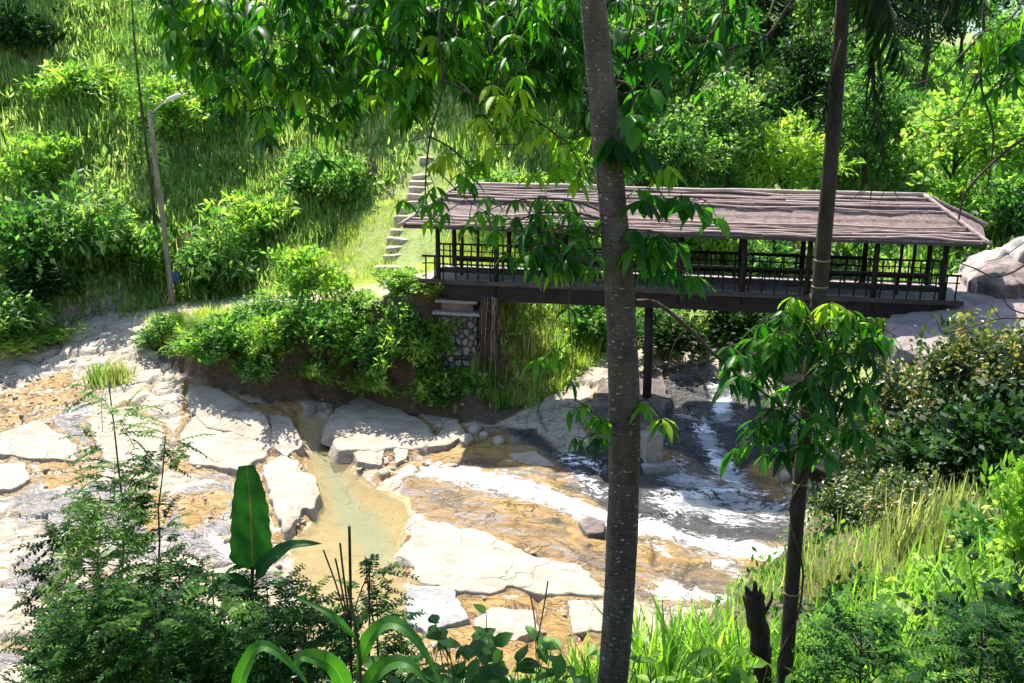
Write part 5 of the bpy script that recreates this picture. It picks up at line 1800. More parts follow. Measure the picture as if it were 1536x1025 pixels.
# feathery plants with paired leaflets
def pinnate(mb, sb, p, d, L, rs_, n=9, lf=0.07):
    tt = np.linspace(0, 1, n)
    d = d / np.linalg.norm(d)
    pts = p + d * (tt * L)[:, None] + np.array([0, 0, -1.0]) * (0.28 * L * tt ** 2)[:, None]
    sb.tube(pts[::2] if n % 2 else pts, 0.0035, 4)
    side = np.cross(d, (0, 0, 1.0))
    side /= np.linalg.norm(side) + 1e-9
    tn = rs_.uniform(0.1, 0.9)
    for s_ in (1, -1):
        q = pts[1:]
        dd = side * s_ + d * 0.35 + rand_dir(rs_, n - 1) * 0.22 + np.array([0, 0, -0.05])
        mb.leaves(OVAL, q, dd, np.array([0, 0, 1.0]) + rand_dir(rs_, n - 1) * 0.35, lf * (1 - 0.3 * tt[1:]) * rs_.uniform(0.85, 1.15, n - 1), np.clip(tn + rs_.normal(0, 0.08, n - 1), 0, 1))


def feathery(px, Y, top, dens, label, seed, bushy=1.0, material='fern', topx=None):
    rs_ = np.random.RandomState(seed)
    b = spot(px, Y)
    tip = at_y(topx or px, top, Y)
    o = empty('feathery_shrub', b, label, 'plant', 'feathery plants on the near bank')
    mb, sb = MB(), MB()
    h = tip[2] - b[2]
    main = wander((0, 0, -0.2), tip - b, rs_, 12, 0.02)
    sb.tube(main, np.linspace(0.02, 0.006, 12), 6)
    nb = int(dens)
    for k_ in range(nb):
        f_ = rs_.uniform(0.25, 0.99) ** 0.8
        p = main[0] + (main[-1] - main[0]) * f_
        a_ = rs_.uniform(0, 2 * PI)
        rlen = bushy * (1.05 - f_) * 0.75 + 0.12
        d = np.array([math.cos(a_), math.sin(a_), rs_.uniform(0.0, 0.6)])
        q = p + d * rlen * rs_.uniform(0.2, 1.0)
        if rlen > 0.25:
            sb.tube(wander(p, q, rs_, 4, 0.05), np.linspace(0.007, 0.004, 4), 4)
        for _ in range(2):
            dd = d + rand_dir(rs_, 1)[0] * 0.7
            pinnate(mb, sb, q, dd, rs_.uniform(0.22, 0.4), rs_, 9, rs_.uniform(0.055, 0.075))
    mb.build('foliage', M[material], o)
    sb.build('stem', M['stem'], o)


feathery(195, 9.0, 575, 85, 'tallest feathery plant with a thin dark stem reaching over the pale rocks', 1, 0.75, 'mid', topx=163)
feathery(215, 9.3, 655, 60, 'thin feathery stem with a curled tip beside the tallest one', 2, 0.6, topx=248)
feathery(150, 8.4, 745, 130, 'dense feathery plant at the foot of the tallest stem', 3, 0.8, 'bright')  # lighter leaf material paints the sunlit top of the feathery plants
feathery(95, 8.8, 790, 90, 'feathery plant nearest the photo edge above the long grass', 4, 0.75)
feathery(235, 8.2, 855, 110, 'dense feathery plant between the tall stems and the banana leaf', 5, 0.75)
feathery(320, 8.4, 850, 80, 'feathery plant touching the upright banana leaf', 6, 0.9)
feathery(130, 7.2, 900, 170, 'dark feathery plant lowest under the tallest stem', 7, 1.1)
feathery(240, 7.0, 905, 170, 'dark feathery plant at the bottom edge by the blade leaves', 8, 1.1)
feathery(400, 8.2, 880, 150, 'feathery plant around the banana stalk', 9, 0.9)
feathery(455, 7.6, 905, 120, 'feathery plant between banana stalk and dead stems', 10, 0.8)
feathery(330, 7.2, 930, 150, 'low feathery plant in front of the banana stalk', 11, 0.9)
feathery(575, 8.6, 835, 26, 'sparse feathery sprig beside the dead brown stems', 12, 0.7, topx=548)
feathery(565, 8.0, 900, 60, 'feathery plant between the dead stems and the largest slab', 13, 0.6)
feathery(1290, 7.4, 935, 70, 'dark feathery plant right of the lower palm trunk', 14, 1.0)
feathery(1470, 8.0, 930, 90, 'dark feathery plant in the bottom corner of the bank', 15, 1.1)


# ------------------------------------------------------------------ broad single leaves
def broad(parent, pts, width, nrm, material, name='leaf', prof='banana', n=22, fold=0.15, wavy=0.0, seed=0):
    c = curve_pts(pts, n)
    k = len(c)
    tt = np.linspace(0, 1, k)
    if prof == 'banana':
        wd = np.minimum(1, (tt / 0.12) ** 0.6) * np.minimum(1, np.maximum(0.0, (1.04 - tt) / 0.42) ** 0.5) * (0.92 + 0.08 * np.cos(tt * 5)) + 0.02
        wd = np.maximum(wd, np.where(tt > 0.9, 0.36, 0.0))
    else:
        wd = np.minimum(1, 0.35 + tt * 3) * (1 - tt ** 2.2) ** 0.9 + 0.01
    tg = np.gradient(c, axis=0)
    tg /= np.linalg.norm(tg, axis=1, keepdims=True)
    nrm = np.asarray(nrm, float)
    sd_ = np.cross(tg, nrm)
    sd_ /= np.linalg.norm(sd_, axis=1, keepdims=True)
    nn = np.cross(sd_, tg)
    rs_ = np.random.RandomState(seed)
    V, T, A = [], [], []
    ac = np.linspace(-1, 1, 11)
    for i_ in range(k):
        for a in ac:
            e = wd[i_] * (1 + (0.05 * math.sin(i_ * 2.3 + 3 * (a > 0) + seed)) * (abs(a) > 0.9))
            V.append(c[i_] + sd_[i_] * a * width / 2 * e + nn[i_] * (fold * abs(a) * width / 2 * e + wavy * math.sin(i_ * 0.9 + a * 2) * abs(a) * width))
            T.append(abs(a))
            A.append(tt[i_])
    I = np.arange(k * 11).reshape(k, 11)
    mb = MB()
    mb.add(np.array(V), np.stack([I[:-1, :-1], I[:-1, 1:], I[1:, 1:], I[1:, :-1]], -1).reshape(-1, 4), np.array(T), np.array(A))
    return mb.build(name, M[material], parent, True, True)


bb = spot(378, 8.5)
ban = empty('banana_plant', bb, 'young banana plant holding one broad upright green leaf', 'banana plant')


def rel(px, py, Y, o_):
    return at_y(px, py, Y) - o_


sb = MB()
sb.tube(curve_pts([(0, 0, -0.3), rel(374, 980, 8.5, bb) * np.array([1, 1, 1]), rel(377, 900, 8.5, bb), rel(379, 850, 8.5, bb)], 12), np.linspace(0.05, 0.012, 10)[:len(curve_pts([(0, 0, -0.3), (0, 0, .1), (0, 0, .2), (0, 0, .3)], 12))] if False else 0.018, 8)
sb.build('stalk', M['twig'], ban)
broad(ban, [rel(379, 856, 8.5, bb), rel(377, 800, 8.52, bb), rel(375, 750, 8.55, bb), rel(370, 698, 8.6, bb)], 0.40, (0.12, -1, 0.25), 'banana', seed=1, fold=0.22)
broad(ban, [rel(384, 868, 8.4, bb), rel(405, 840, 8.35, bb), rel(440, 818, 8.3, bb), rel(484, 816, 8.2, bb)], 0.17, (0.1, -0.75, 1), 'banana', prof='blade', seed=2, fold=0.3, wavy=0.05)
broad(ban, [rel(376, 885, 8.4, bb), rel(350, 872, 8.35, bb), rel(325, 880, 8.3, bb), rel(310, 905, 8.3, bb)], 0.16, (0.1, -0.75, 1), 'banana', prof='blade', seed=3, fold=0.3, wavy=0.04)

mb_ = spot(540, 5.6)
mz = empty('maize_plant', mb_, 'leafy plant with long arching blade leaves at the bottom edge', 'plant')
sb = MB()
sb.tube(curve_pts([(0, 0, -0.2), rel(541, 1040, 5.6, mb_), rel(536, 960, 5.6, mb_), rel(522, 880, 5.65, mb_)], 16), 0.011, 7)
sb.build('stalk', M['stem'], mz)
for i_, (pts, wd_) in enumerate([([(538, 1000, 5.6), (556, 955, 5.55), (590, 935, 5.45), (630, 968, 5.35), (668, 1040, 5.25)], 0.105), ([(536, 960, 5.6), (500, 925, 5.6), (470, 908, 5.65), (436, 893, 5.7)], 0.05),
                                 ([(540, 1045, 5.6), (570, 1005, 5.5), (610, 995, 5.4), (650, 1035, 5.3)], 0.12), ([(360, 1045, 5.3), (375, 985, 5.3), (400, 970, 5.25), (440, 1000, 5.2), (470, 1040, 5.15)], 0.11), ([(530, 1060, 5.6), (500, 1000, 5.5), (455, 985, 5.4), (440, 1010, 5.35)], 0.13),
                                 ([(536, 1010, 5.6), (548, 960, 5.7), (580, 940, 5.8), (600, 950, 5.9)], 0.06)]):
    q = [rel(*a, mb_) for a in pts]
    if i_ == 3:
        q = [rel(525, 1075, 5.5, mb_)] + [rel(430, 1060, 5.4, mb_)] + q
    broad(mz, q, wd_, (0.1, -0.7, 0.8), 'maize', prof='blade', n=28, seed=i_, fold=0.25)

# dead brown stems
db = spot(527, 7.6)
ds = empty('dead_stems', db, 'cluster of dead brown upright stems over the silty pool', 'plant')
for pts, r_ in [([(527, 1010), (526, 900), (524, 790)], 0.013), ([(524, 930), (515, 860), (510, 815)], 0.009), ([(522, 940), (505, 880), (485, 825)], 0.007), ([(525, 950), (512, 880), (503, 838)], 0.008), ([(528, 930), (540, 890), (556, 855)], 0.006), ([(555, 1010), (554, 900), (554, 850)], 0.008),
                ([(530, 905), (560, 892), (590, 868)], 0.004), ([(527, 895), (505, 893), (480, 905)], 0.004)]:
    sb = MB()
    q = [rel(a, b, 7.6, db) for a, b in pts]
    if pts[0][1] > 1000:
        q = [np.array([q[0][0], 0, -0.1])] + q
    sb.tube(curve_pts(q, 12), r_, 6)
    sb.build('stem', M['twig'], ds)
db = spot(806, 8.0)
ds = empty('grass_spike', db, 'two thin dark seed spikes below the cream block', 'plant')
for pts in ([(808, 1010), (802, 930), (796, 895)], [(806, 960), (815, 915), (822, 872)]):
    sb = MB()
    q = [rel(a, b, 8.0, db) for a, b in pts]
    if pts[0][1] > 1000:
        q = [np.array([q[0][0], 0, -0.1])] + q
    sb.tube(curve_pts(q, 10), 0.007, 5)
    sb.build('stem', M['stem'], ds)

# broken stump
stb = spot(1142, 8.2)
stp = empty('tree_stump', stb, 'dark broken stump with forked jagged top beside the palm trunk', 'stump')
sb = MB()
q = curve_pts([(0, 0, -0.4), rel(1143, 1025, 8.2, stb), rel(1141, 970, 8.2, stb), rel(1134, 925, 8.2, stb), rel(1130, 895, 8.2, stb)], 22)
sb.tube(q + fbm(np.arange(len(q)) * 0.9, np.zeros(len(q)), 3)[:, None] * 0.06, np.linspace(0.085, 0.095, len(q)), 11)
sb.build('trunk', M['stump'], stp)
for a, b, r_ in [((1126, 905), (1119, 880), 0.055), ((1133, 903), (1132, 872), 0.05), ((1141, 930), (1158, 888), 0.03), ((1136, 900), (1140, 880), 0.035), ((1122, 905), (1114, 895), 0.03), ((1140, 985), (1128, 972), 0.03)]:
    sb = MB()
    sb.tube(wander(rel(a[0], a[1] + 6, 8.2, stb), rel(b[0], b[1], 8.2, stb), rsb, 5, 0.08), np.linspace(r_, r_ * 0.25, 5), 8)
    sb.build('snag', M['stump'], stp)
lg = at_y(1225, 705, 27.5)
mb = MB()
mb.tube(wander((-0.9, -0.2, 0.5), (0.6, 0.3, -0.5), rsb, 9, 0.04), np.linspace(0.2, 0.26, 9), 9)
o = mb.build('log', M['stump'])
o.location = lg
tag(o, 'dark rotten log sloping into the water behind the palm trunk', 'log')


# ------------------------------------------------------------------ overhead trees
def path3(pts):
    return np.array([at_y(a, b, Y) for a, b, Y in pts])


def spray(parent, org, pts, r, ncl, per, ll, material, rs_, start=0.15, tpl=LANCE, droop=0.7, side=0.22, tone=(0.1, 0.9), twigs=True, name='branch'):
    """a twig with whorls of hanging leaves; leaves are a sub-part of the twig"""
    c = curve_pts(path3(pts) - org, 30)
    sb, mb = MB(), MB()
    sb.tube(c, np.linspace(r, r * 0.35, len(c)), 7)
    for k_ in range(ncl):
        f_ = start + (1 - start) * (k_ + rs_.rand()) / ncl
        p = c[min(len(c) - 1, int(f_ * (len(c) - 1)))]
        q = p
        if twigs:
            d = rand_dir(rs_, 1)[0] * np.array([1, 0.8, 0.5]) + np.array([0, 0, -0.15])
            q = p + d * side * rs_.uniform(0.3, 1.4)
            sb.tube(wander(p, q, rs_, 4, 0.06), np.linspace(max(r * 0.35, 0.004), 0.003, 4), 5)
        n_ = rs_.randint(max(3, per - 2), per + 3)
        a_ = rs_.uniform(0, 2 * PI) + np.arange(n_) * 2 * PI / n_
        dd = np.stack([np.cos(a_), np.sin(a_), np.full(n_, -droop)], -1) + rand_dir(rs_, n_) * 0.4
        nn_ = np.stack([np.cos(a_) * droop, np.sin(a_) * droop, np.ones(n_)], -1) + rand_dir(rs_, n_) * 0.3
        t0 = rs_.uniform(*tone)
        mb.leaves(tpl, q + dd * 0.01, dd, nn_, ll * rs_.uniform(0.65, 1.25, n_), np.clip(t0 + rs_.normal(0, 0.12, n_), 0, 1))
    b = sb.build(name, M['twig'], parent)
    if ncl:
        mb.build('leaves', M[material], b)
    return b


ro_ = np.random.RandomState(5)
TY = 7.3
tb = spot(915, TY)
tree = empty('big_tree', tb, 'big speckled tree trunk in front of the bridge with hanging leafy branches', 'tree')
tp = [(0.02, 0, -0.5), rel(905, 1150, TY, tb), rel(921, 1000, TY, tb), rel(931, 850, TY, tb), rel(937, 650, TY, tb), rel(930, 450, TY, tb), rel(918, 300, TY, tb), rel(906, 165, TY, tb), rel(893, 40, TY, tb), rel(884, -100, TY + .05, tb), rel(878, -400, TY + .1, tb), rel(890, -900, TY + .3, tb)]
c = curve_pts(tp, 110)
zs = c[:, 2]
rad = np.interp(zs, [zs[0], rel(921, 1000, TY, tb)[2], rel(937, 650, TY, tb)[2], rel(930, 450, TY, tb)[2], rel(918, 300, TY, tb)[2], rel(908, 185, TY, tb)[2], rel(895, 60, TY, tb)[2], zs[-1]], [0.17, 0.126, 0.123, 0.112, 0.101, 0.109, 0.094, 0.05])
rad = rad * (1 + fbm(zs * 3, zs * 0, 3) * 0.09)
mb = MB()
mb.tube(c, rad, 22)
mb.build('trunk', M['bark'], tree)
# scaffold limbs above the frame
limbs = {}


def limb(key, pts, r0, r1):
    c_ = curve_pts(path3(pts) - tb, 30)
    mb = MB()
    mb.tube(c_, np.linspace(r0, r1, len(c_)), 9)
    mb.build('limb', M['bark'], tree)


limb('a', [(882, -150, TY), (760, -170, 7.9), (600, -120, 8.6), (450, -80, 9.2), (300, -70, 9.6), (230, -20, 9.8)], 0.07, 0.02)
limb('b', [(880, -260, TY), (760, -260, 8.6), (560, -190, 9.8), (380, -130, 10.6)], 0.06, 0.02)
limb('c', [(884, -120, TY), (960, -110, 7.6), (1060, -80, 8.0), (1120, -30, 8.3)], 0.05, 0.015)
env = np.array([(240, 70), (270, 120), (300, 140), (335, 225), (375, 200), (400, 255), (430, 215), (465, 250), (490, 235), (520, 160), (560, 160), (590, 200), (620, 215), (660, 150), (700, 120), (745, 150), (800, 170), (850, 150), (880, 150)])
for k_ in range(50):
    x1 = 240 + (880 - 240) * (k_ + ro_.rand()) / 50
    ye = np.interp(x1, env[:, 0], env[:, 1])
    y1 = ye * ro_.uniform(0.55, 0.98) - 12
    Yd = ro_.uniform(8.2, 10.4)
    x0 = x1 + ro_.uniform(-20, 70)
    y0 = -95 + ro_.uniform(-25, 25)
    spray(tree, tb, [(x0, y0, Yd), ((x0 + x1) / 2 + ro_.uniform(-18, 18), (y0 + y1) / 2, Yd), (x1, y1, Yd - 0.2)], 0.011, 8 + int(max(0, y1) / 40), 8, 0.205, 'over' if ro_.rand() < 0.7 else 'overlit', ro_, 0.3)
for k_ in range(20):
    x1 = ro_.uniform(470, 870)
    y1 = ro_.uniform(60, 190)
    Yd = ro_.uniform(9.0, 11.0)
    spray(tree, tb, [(x1 + ro_.uniform(-20, 50), -100, Yd), (x1 + ro_.uniform(-18, 18), y1 * 0.4, Yd), (x1, y1, Yd - 0.2)], 0.010, 10, 8, 0.205, 'over', ro_, 0.3)
# sunlit sprays near the trunk and over the roof
S = lambda pts, *a, **k: spray(tree, tb, pts, *a, **k)
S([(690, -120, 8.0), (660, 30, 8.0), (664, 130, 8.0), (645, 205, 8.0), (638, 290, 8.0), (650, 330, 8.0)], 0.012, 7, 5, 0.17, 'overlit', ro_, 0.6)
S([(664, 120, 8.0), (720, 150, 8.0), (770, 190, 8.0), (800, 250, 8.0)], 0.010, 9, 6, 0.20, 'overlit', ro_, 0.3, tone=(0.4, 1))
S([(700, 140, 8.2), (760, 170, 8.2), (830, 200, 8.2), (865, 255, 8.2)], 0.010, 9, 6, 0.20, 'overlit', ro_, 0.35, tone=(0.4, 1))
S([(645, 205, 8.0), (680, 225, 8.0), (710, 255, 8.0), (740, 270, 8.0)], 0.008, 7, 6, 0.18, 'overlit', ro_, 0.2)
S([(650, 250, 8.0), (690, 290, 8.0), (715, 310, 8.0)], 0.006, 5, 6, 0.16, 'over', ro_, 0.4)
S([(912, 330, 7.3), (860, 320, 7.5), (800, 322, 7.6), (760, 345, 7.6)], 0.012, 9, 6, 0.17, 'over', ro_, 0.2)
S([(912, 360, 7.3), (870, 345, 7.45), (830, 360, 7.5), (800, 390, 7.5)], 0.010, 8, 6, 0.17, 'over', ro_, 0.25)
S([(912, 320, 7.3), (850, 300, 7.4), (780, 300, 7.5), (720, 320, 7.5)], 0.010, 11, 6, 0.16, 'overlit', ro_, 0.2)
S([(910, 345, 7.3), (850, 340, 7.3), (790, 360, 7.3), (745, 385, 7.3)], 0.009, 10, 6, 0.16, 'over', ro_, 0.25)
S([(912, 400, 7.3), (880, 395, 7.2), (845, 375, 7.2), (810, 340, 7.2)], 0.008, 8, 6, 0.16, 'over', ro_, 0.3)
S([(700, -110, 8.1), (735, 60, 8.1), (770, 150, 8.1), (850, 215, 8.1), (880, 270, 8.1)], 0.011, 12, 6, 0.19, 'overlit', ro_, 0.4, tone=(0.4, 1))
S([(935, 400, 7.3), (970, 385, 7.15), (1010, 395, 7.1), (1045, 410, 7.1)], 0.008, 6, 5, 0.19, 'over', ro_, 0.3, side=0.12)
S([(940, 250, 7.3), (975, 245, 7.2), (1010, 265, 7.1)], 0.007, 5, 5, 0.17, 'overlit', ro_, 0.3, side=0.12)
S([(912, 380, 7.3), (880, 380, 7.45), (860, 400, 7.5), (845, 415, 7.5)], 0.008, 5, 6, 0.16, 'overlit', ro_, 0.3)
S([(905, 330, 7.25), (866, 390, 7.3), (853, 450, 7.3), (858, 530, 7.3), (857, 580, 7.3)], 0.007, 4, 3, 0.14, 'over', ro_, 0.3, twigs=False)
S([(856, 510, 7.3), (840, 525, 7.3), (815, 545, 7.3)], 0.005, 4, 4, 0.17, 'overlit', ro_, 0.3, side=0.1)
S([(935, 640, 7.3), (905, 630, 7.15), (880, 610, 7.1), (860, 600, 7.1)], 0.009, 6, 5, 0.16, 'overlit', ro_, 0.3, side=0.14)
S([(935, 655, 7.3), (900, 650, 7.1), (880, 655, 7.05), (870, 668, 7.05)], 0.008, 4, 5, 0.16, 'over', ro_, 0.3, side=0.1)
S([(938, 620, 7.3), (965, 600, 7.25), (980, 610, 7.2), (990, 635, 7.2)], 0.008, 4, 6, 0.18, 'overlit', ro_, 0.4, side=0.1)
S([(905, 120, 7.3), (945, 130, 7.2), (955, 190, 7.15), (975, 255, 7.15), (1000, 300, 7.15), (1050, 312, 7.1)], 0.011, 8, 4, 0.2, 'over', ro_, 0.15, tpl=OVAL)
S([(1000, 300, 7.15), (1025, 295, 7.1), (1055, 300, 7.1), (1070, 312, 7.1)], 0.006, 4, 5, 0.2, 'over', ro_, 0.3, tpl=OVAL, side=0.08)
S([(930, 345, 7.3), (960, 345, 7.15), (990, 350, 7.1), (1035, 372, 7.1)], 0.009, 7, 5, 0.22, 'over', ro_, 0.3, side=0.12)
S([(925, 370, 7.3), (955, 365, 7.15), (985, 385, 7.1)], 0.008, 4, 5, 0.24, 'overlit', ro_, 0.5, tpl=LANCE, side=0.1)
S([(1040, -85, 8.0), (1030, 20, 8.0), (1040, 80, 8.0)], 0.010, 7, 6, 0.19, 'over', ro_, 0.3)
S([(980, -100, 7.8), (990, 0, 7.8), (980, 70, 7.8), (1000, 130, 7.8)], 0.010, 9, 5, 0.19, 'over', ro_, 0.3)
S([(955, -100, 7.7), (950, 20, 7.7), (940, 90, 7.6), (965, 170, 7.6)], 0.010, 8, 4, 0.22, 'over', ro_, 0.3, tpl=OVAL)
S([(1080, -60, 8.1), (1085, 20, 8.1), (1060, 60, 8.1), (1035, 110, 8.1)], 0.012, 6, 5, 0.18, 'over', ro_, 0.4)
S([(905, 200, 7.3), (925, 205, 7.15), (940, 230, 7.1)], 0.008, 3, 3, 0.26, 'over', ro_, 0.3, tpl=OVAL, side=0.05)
S([(955, 452, 7.3), (985, 455, 7.2), (1030, 490, 7.15), (1075, 535, 7.1), (1120, 572, 7.1), (1160, 600, 7.1), (1200, 632, 7.1)], 0.018, 0, 3, 0.1, 'over', ro_)
for q in ([(1075, 535, 7.1), (1095, 520, 7.1), (1120, 515, 7.1)], [(1125, 575, 7.1), (1150, 582, 7.1), (1175, 578, 7.1)], [(1030, 490, 7.15), (1010, 520, 7.15), (1000, 560, 7.15)]):
    S(q, 0.006, 0, 3, 0.1, 'over', ro_)
# high crown that shades the near bank
mb = MB()
rc = np.random.RandomState(9)
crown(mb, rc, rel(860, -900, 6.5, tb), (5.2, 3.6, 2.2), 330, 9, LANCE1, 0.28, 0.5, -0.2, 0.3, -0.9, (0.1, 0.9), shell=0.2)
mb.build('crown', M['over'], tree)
for cc_, rr in (((-5.2, 13.2, 12.6), (5.0, 3.4, 2.1)), ((5.6, 14.2, 12.8), (4.6, 3.4, 2.1))):  # unseen side crowns and limbs, added to shade the foreground plants
    mb = MB()
    crown(mb, rc, np.array(cc_) - tb, rr, 300, 9, LANCE1, 0.3, 0.5, -0.2, 0.35, -0.9, (0.1, 0.9), shell=0.2)
    mb.build('crown', M['over'], tree)
    sb = MB()
    sb.tube(wander(c[-14], np.array(cc_) - tb, rc, 12, 0.04), np.linspace(0.09, 0.03, 12), 9)
    sb.build('limb', M['bark'], tree)

# slender palm
PY = 7.6
pb = spot(1172, PY)
palm = empty('slender_palm', pb, 'slender dark palm trunk with pale rings crossing in front of the bridge', 'palm')
tp = [(0, 0, -0.4), rel(1170, 1100, PY, pb), rel(1178, 1010, PY, pb), rel(1190, 850, PY, pb), rel(1206, 660, PY, pb), rel(1226, 470, PY, pb), rel(1241, 300, PY, pb), rel(1251, 180, PY, pb), rel(1264, 10, PY, pb), rel(1272, -120, PY, pb), rel(1290, -420, PY, pb)]
c = curve_pts(tp, 90)
mb = MB()
zs = c[:, 2]
rad = np.interp(zs, [zs[0], rel(1178, 1010, PY, pb)[2], rel(1206, 660, PY, pb)[2], rel(1230, 440, PY, pb)[2], rel(1255, 100, PY, pb)[2], zs[-1]], [0.085, 0.064, 0.059, 0.062, 0.053, 0.042])
mb.tube(c, rad, 16)
mb.build('trunk', M['palmbark'], palm)
for py in (880, 735, 465, 425, 392):
    k_ = np.argmin(abs(zs - rel(1200, py, PY, pb)[2]))
    mb = MB()
    mb.tube([c[k_] - (0, 0, 0.006), c[k_], c[k_] + (0, 0, 0.006)], [rad[k_] + 0.001, rad[k_] + 0.004, rad[k_] + 0.001], 16)
    mb.build('ring', M['ring'], palm)


def frond(pts, n, ll, hang=1.0, seed=0, base=0.2):
    rs_ = np.random.RandomState(seed)
    c_ = curve_pts(path3(pts) - pb, 30)
    sb, mb = MB(), MB()
    sb.tube(c_, np.linspace(0.02, 0.005, len(c_)), 6)
    tg = np.gradient(c_, axis=0)
    tg /= np.linalg.norm(tg, axis=1, keepdims=True)
    for s_ in (1, -1):
        f_ = base + (1 - base) * (np.arange(n) + 0.5) / n
        ii_ = (f_ * (len(c_) - 1)).astype(int)
        sd_ = np.cross(tg[ii_], (0, 0, 1.0))
        sd_ /= np.linalg.norm(sd_, axis=1, keepdims=True) + 1e-6
        d = sd_ * s_ * 0.7 + tg[ii_] * 0.5 + np.array([0, 0, -hang]) + rand_dir(rs_, n) * 0.15
        mb.leaves(BLADEW, c_[ii_], d, np.cross(d, tg[ii_]) + rand_dir(rs_, n) * 0.2, ll * np.sin(PI * np.clip(f_, 0.1, 0.93)) ** 0.5 * rs_.uniform(0.8, 1.1, n), rs_.uniform(0.1, 0.8, n))
    b = sb.build('frond', M['stem'], palm)
    mb.build('leaflets', M['palm'], b)


frond([(1275, -90, 7.6), (1310, -60, 7.4), (1335, 10, 7.2), (1362, 120, 7.1)], 46, 0.42, 0.9, 1)
frond([(1275, -95, 7.6), (1330, -80, 7.9), (1370, -20, 8.1), (1395, 90, 8.2)], 46, 0.42, 0.9, 2)
frond([(1270, -100, 7.6), (1300, -70, 7.9), (1312, 20, 8.1), (1330, 180, 8.2)], 46, 0.42, 1.1, 3)
frond([(1270, -90, 7.6), (1230, -80, 7.4), (1180, -40, 7.2), (1150, 30, 7.0)], 22, 0.3, 0.8, 4)
frond([(1275, -95, 7.6), (1340, -100, 7.0), (1420, -70, 6.6), (1480, 0, 6.4)], 46, 0.42, 0.7, 5)
frond([(1270, -95, 7.6), (1250, -90, 8.2), (1220, -40, 8.8), (1210, 40, 9.0)], 22, 0.32, 0.9, 6)
# withered frond hanging down
mb, sb = MB(), MB()
c_ = curve_pts(path3([(1268, -60, 7.5), (1300, 40, 7.4), (1310, 130, 7.4), (1326, 240, 7.4)]) - pb, 20)
sb.tube(c_, 0.008, 6)
n_ = 90
ii_ = ro_.randint(8, len(c_), n_)
mb.leaves(BLADE, c_[ii_], np.array([0, 0, -1.0]) + rand_dir(ro_, n_) * 0.45, rand_dir(ro_, n_), 0.36 * ro_.uniform(0.4, 1.1, n_), ro_.uniform(0, 0.5, n_))
b = sb.build('withered_frond', M['twig'], palm)
mb.build('leaflets', M['palm'], b)
mb, sb = MB(), MB()
c_ = curve_pts(path3([(1262, 60, 7.5), (1248, 110, 7.5), (1240, 150, 7.48), (1236, 185, 7.45)]) - pb, 12)
sb.tube(c_, 0.008, 6)
n_ = 60
ii_ = ro_.randint(4, len(c_), n_)
mb.leaves(BLADE, c_[ii_], np.array([0, 0, -1.0]) + rand_dir(ro_, n_) * 0.5, rand_dir(ro_, n_), 0.28 * ro_.uniform(0.4, 1.1, n_), ro_.uniform(0, 0.5, n_))
b = sb.build('withered_frond', M['twig'], palm)
mb.build('leaflets', M['palm'], b)

# climber on the palm
cb_ = spot(1200, 7.35)
cl = empty('climbing_plant', cb_, 'leafy climbing plant with hanging dark leaves around the palm trunk', 'climber')
mb = MB()
hz = np.linspace(0, 1, 60)
k0 = np.array([np.interp(hz, [0, .12, .45, .75, 1], v_) for v_ in np.array([at_y(1172, 1120, PY), at_y(1178, 1010, PY), at_y(1200, 740, PY), at_y(1216, 560, PY), at_y(1230, 440, PY)]).T]).T - cb_
mb.tube(k0 + np.stack([0.078 * np.cos(hz * 22), -0.078 * np.abs(np.sin(hz * 22)) - 0.012, 0 * hz], -1), 0.009, 6)
mb.build('stem', M['twig'], cl)
for k_, (pts, n_, l_, mt) in enumerate([
    ([(1222, 480, 7.4), (1180, 470, 7.3), (1140, 490, 7.25), (1110, 520, 7.2)], 8, 0.19, 'over'), ([(1222, 470, 7.4), (1200, 450, 7.3), (1170, 455, 7.2)], 5, 0.17, 'overlit'), ([(1224, 500, 7.4), (1260, 470, 7.3), (1300, 480, 7.25), (1345, 505, 7.2)], 7, 0.19, 'over'),
    ([(1222, 500, 7.4), (1245, 455, 7.3), (1270, 470, 7.2)], 5, 0.16, 'overlit'), ([(1220, 530, 7.4), (1180, 530, 7.2), (1140, 560, 7.15), (1110, 580, 7.1)], 8, 0.19, 'over'), ([(1220, 550, 7.4), (1265, 530, 7.2), (1300, 560, 7.1), (1310, 620, 7.1)], 9, 0.2, 'over'),
    ([(1218, 580, 7.4), (1180, 590, 7.2), (1150, 620, 7.15), (1140, 650, 7.1)], 8, 0.19, 'over'), ([(1216, 600, 7.4), (1250, 590, 7.2), (1275, 620, 7.1), (1280, 660, 7.1)], 8, 0.2, 'over'), ([(1214, 640, 7.4), (1180, 640, 7.2), (1160, 660, 7.1), (1150, 675, 7.1)], 6, 0.18, 'over'),
    ([(1226, 520, 7.4), (1230, 500, 7.2), (1200, 520, 7.1), (1210, 580, 7.05)], 8, 0.19, 'over'), ([(1226, 540, 7.4), (1250, 540, 7.2), (1240, 600, 7.1), (1255, 660, 7.1)], 8, 0.2, 'over'), ([(1214, 620, 7.4), (1170, 610, 7.1), (1130, 630, 7.0), (1112, 670, 7.0)], 7, 0.2, 'over'), ([(1222, 520, 7.4), (1160, 520, 7.1), (1120, 540, 7.0), (1105, 570, 7.0)], 8, 0.19, 'over'), ([(1220, 560, 7.4), (1240, 580, 7.0), (1230, 640, 7.0), (1240, 690, 7.0)], 8, 0.2, 'over'), ([(1224, 500, 7.4), (1270, 500, 7.2), (1320, 530, 7.1), (1330, 570, 7.1)], 7, 0.18, 'over'), ([(1220, 480, 7.4), (1190, 490, 7.1), (1165, 500, 7.0), (1150, 530, 7.0)], 7, 0.18, 'overlit')]):
    spray(cl, cb_, pts, 0.008, n_, 6, l_, mt, ro_, 0.2, side=0.12)

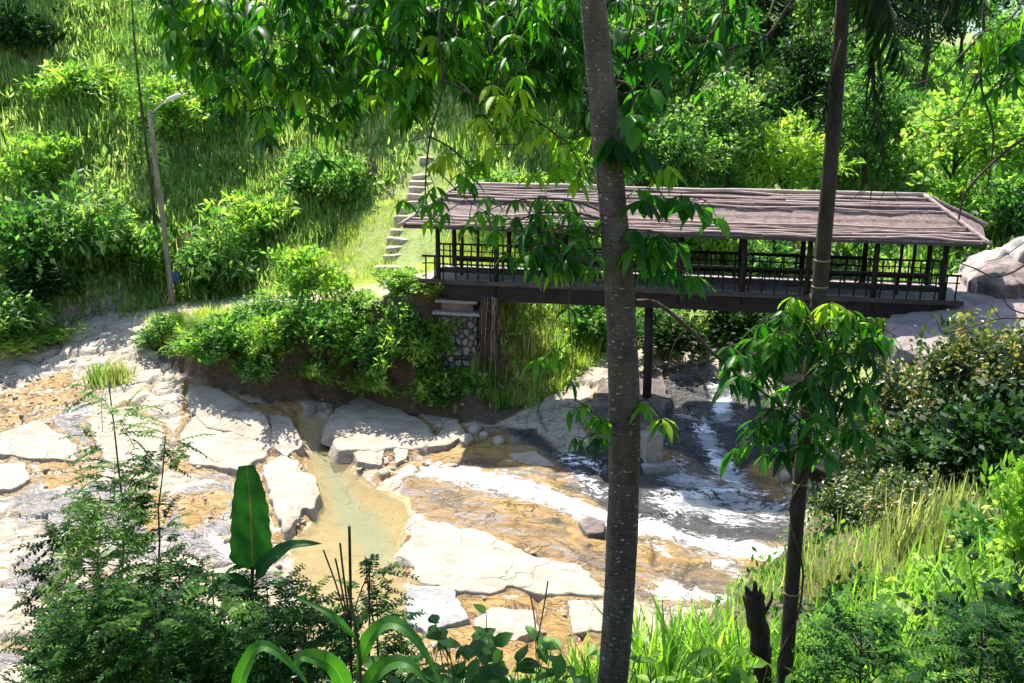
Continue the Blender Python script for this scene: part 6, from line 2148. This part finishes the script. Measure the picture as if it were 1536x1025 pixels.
# gnarled tree standing just outside the picture, its bare crooked branches reach in
gb = spot(1700, 8.6)
gt = empty('gnarled_tree', gb, 'crooked dark bare branches and leaf sprays reaching in from the upper corner', 'tree')
mb = MB()
gtop = rel(1660, -250, 8.6, gb)
mb.tube(curve_pts([(0, 0, -0.5), (0.1, 0, 2.0), (-0.05, 0, 4.0), gtop * np.array([1, 1, 0.8]), gtop], 40), 0.12, 12)
mb.build('trunk', M['bark'], gt)
R_ = lambda pts, r, n=0, l=0.18, mt='over', tpl=LANCE, st=0.3: spray(gt, gb, pts, r, n, 5, l, mt, ro_, st, tpl=tpl, side=0.12)
g0 = (1668, -180, 8.6)
R_([g0, (1560, -120, 8.4), (1400, -90, 8.3), (1260, -70, 8.2), (1190, 0, 8.2), (1150, 55, 8.2), (1100, 72, 8.2), (1065, 85, 8.2), (1030, 118, 8.2)], 0.022)
R_([(1150, 55, 8.2), (1110, 40, 8.2), (1090, 10, 8.2)], 0.009, 4)
R_([(1100, 72, 8.2), (1090, 100, 8.2), (1075, 128, 8.2)], 0.006, 3, 0.14)
R_([(1400, -90, 8.3), (1345, -20, 8.2), (1310, 25, 8.1), (1275, 50, 8.1), (1250, 40, 8.1), (1225, 60, 8.1), (1215, 20, 8.1)], 0.012)
R_([(1560, -120, 8.4), (1450, -40, 8.3), (1420, 20, 8.2), (1400, 60, 8.2), (1385, 80, 8.2)], 0.012)
R_([g0, (1540, -60, 8.5), (1482, -10, 8.4), (1475, 60, 8.3), (1472, 130, 8.3), (1490, 200, 8.3), (1480, 290, 8.3)], 0.018, 5, 0.15)
R_([(1475, 50, 8.3), (1440, 85, 8.2), (1415, 112, 8.2), (1360, 130, 8.2)], 0.011)
R_([(1472, 100, 8.3), (1440, 165, 8.2), (1400, 180, 8.2), (1365, 145, 8.2)], 0.009)
R_([g0, (1640, 40, 8.3), (1590, 170, 8.1), (1525, 215, 8.0), (1478, 255, 8.0), (1447, 292, 8.0), (1438, 330, 8.0)], 0.02)
R_([(1478, 255, 8.0), (1500, 300, 8.0), (1480, 345, 8.0)], 0.005)
R_([g0, (1660, 150, 8.2), (1600, 330, 8.0), (1540, 395, 7.9), (1495, 415, 7.9), (1460, 402, 7.9), (1432, 392, 7.9)], 0.013)
R_([(1600, 330, 8.0), (1560, 350, 8.0), (1530, 368, 7.9), (1505, 385, 7.9), (1480, 392, 7.9)], 0.007)
R_([(1640, 200, 8.2), (1620, 400, 8.0), (1560, 470, 7.9), (1500, 478, 7.9), (1450, 492, 7.9), (1415, 500, 7.9), (1405, 480, 7.9)], 0.01)
R_([(1540, 472, 7.9), (1515, 462, 7.9), (1500, 440, 7.9), (1480, 425, 7.9)], 0.007)
R_([(1500, 478, 7.9), (1480, 455, 7.9), (1440, 462, 7.9)], 0.004)
R_([(1560, -60, 8.4), (1530, 10, 8.2), (1500, 40, 8.2), (1470, 50, 8.2)], 0.01, 6, 0.24, 'overlit', STRAP)
R_([(1600, 0, 8.4), (1560, 50, 8.2), (1520, 65, 8.2), (1450, 95, 8.2)], 0.01, 7, 0.24, 'over', LANCE)
R_([(1600, 30, 8.4), (1560, 90, 8.2), (1530, 110, 8.2), (1480, 130, 8.2)], 0.009, 5, 0.22, 'over', LANCE)
R_([(1400, -90, 8.3), (1150, -60, 8.2), (1110, 0, 8.2), (1080, 30, 8.2)], 0.01, 5, 0.2, 'over')

# wispy bare-stemmed tree on the sunny slope
wb_ = ground_hit(238, 385)
wt = empty('wispy_tree', wb_, 'thin wispy grey green tree rising behind the wooden pole', 'tree')
c = curve_pts([(0, 0, -0.4), at_y(228, 290, wb_[1] - .2) - wb_, at_y(212, 160, wb_[1] - .4) - wb_, at_y(200, 40, wb_[1] - .5) - wb_, at_y(196, -60, wb_[1] - .5) - wb_], 40)
mb = MB()
mb.tube(c, np.linspace(0.10, 0.03, len(c)), 8)
mb.build('trunk', M['twig'], wt)
mb = MB()
for k_ in range(85):
    p = c[ro_.randint(14, len(c))]
    d = rand_dir(ro_, 1)[0] * np.array([1, 1, 0.5])
    q = p + d * ro_.uniform(0.2, 1.0)
    n_ = 26
    mb.leaves(BLADE, q + rand_dir(ro_, n_) * 0.2, d * 0.6 + rand_dir(ro_, n_) * 0.8 + np.array([0, 0, -0.3]), rand_dir(ro_, n_), 0.45 * ro_.uniform(0.5, 1.2, n_), ro_.uniform(0, 0.6, n_))
mb.build('crown', M['mid'], wt)
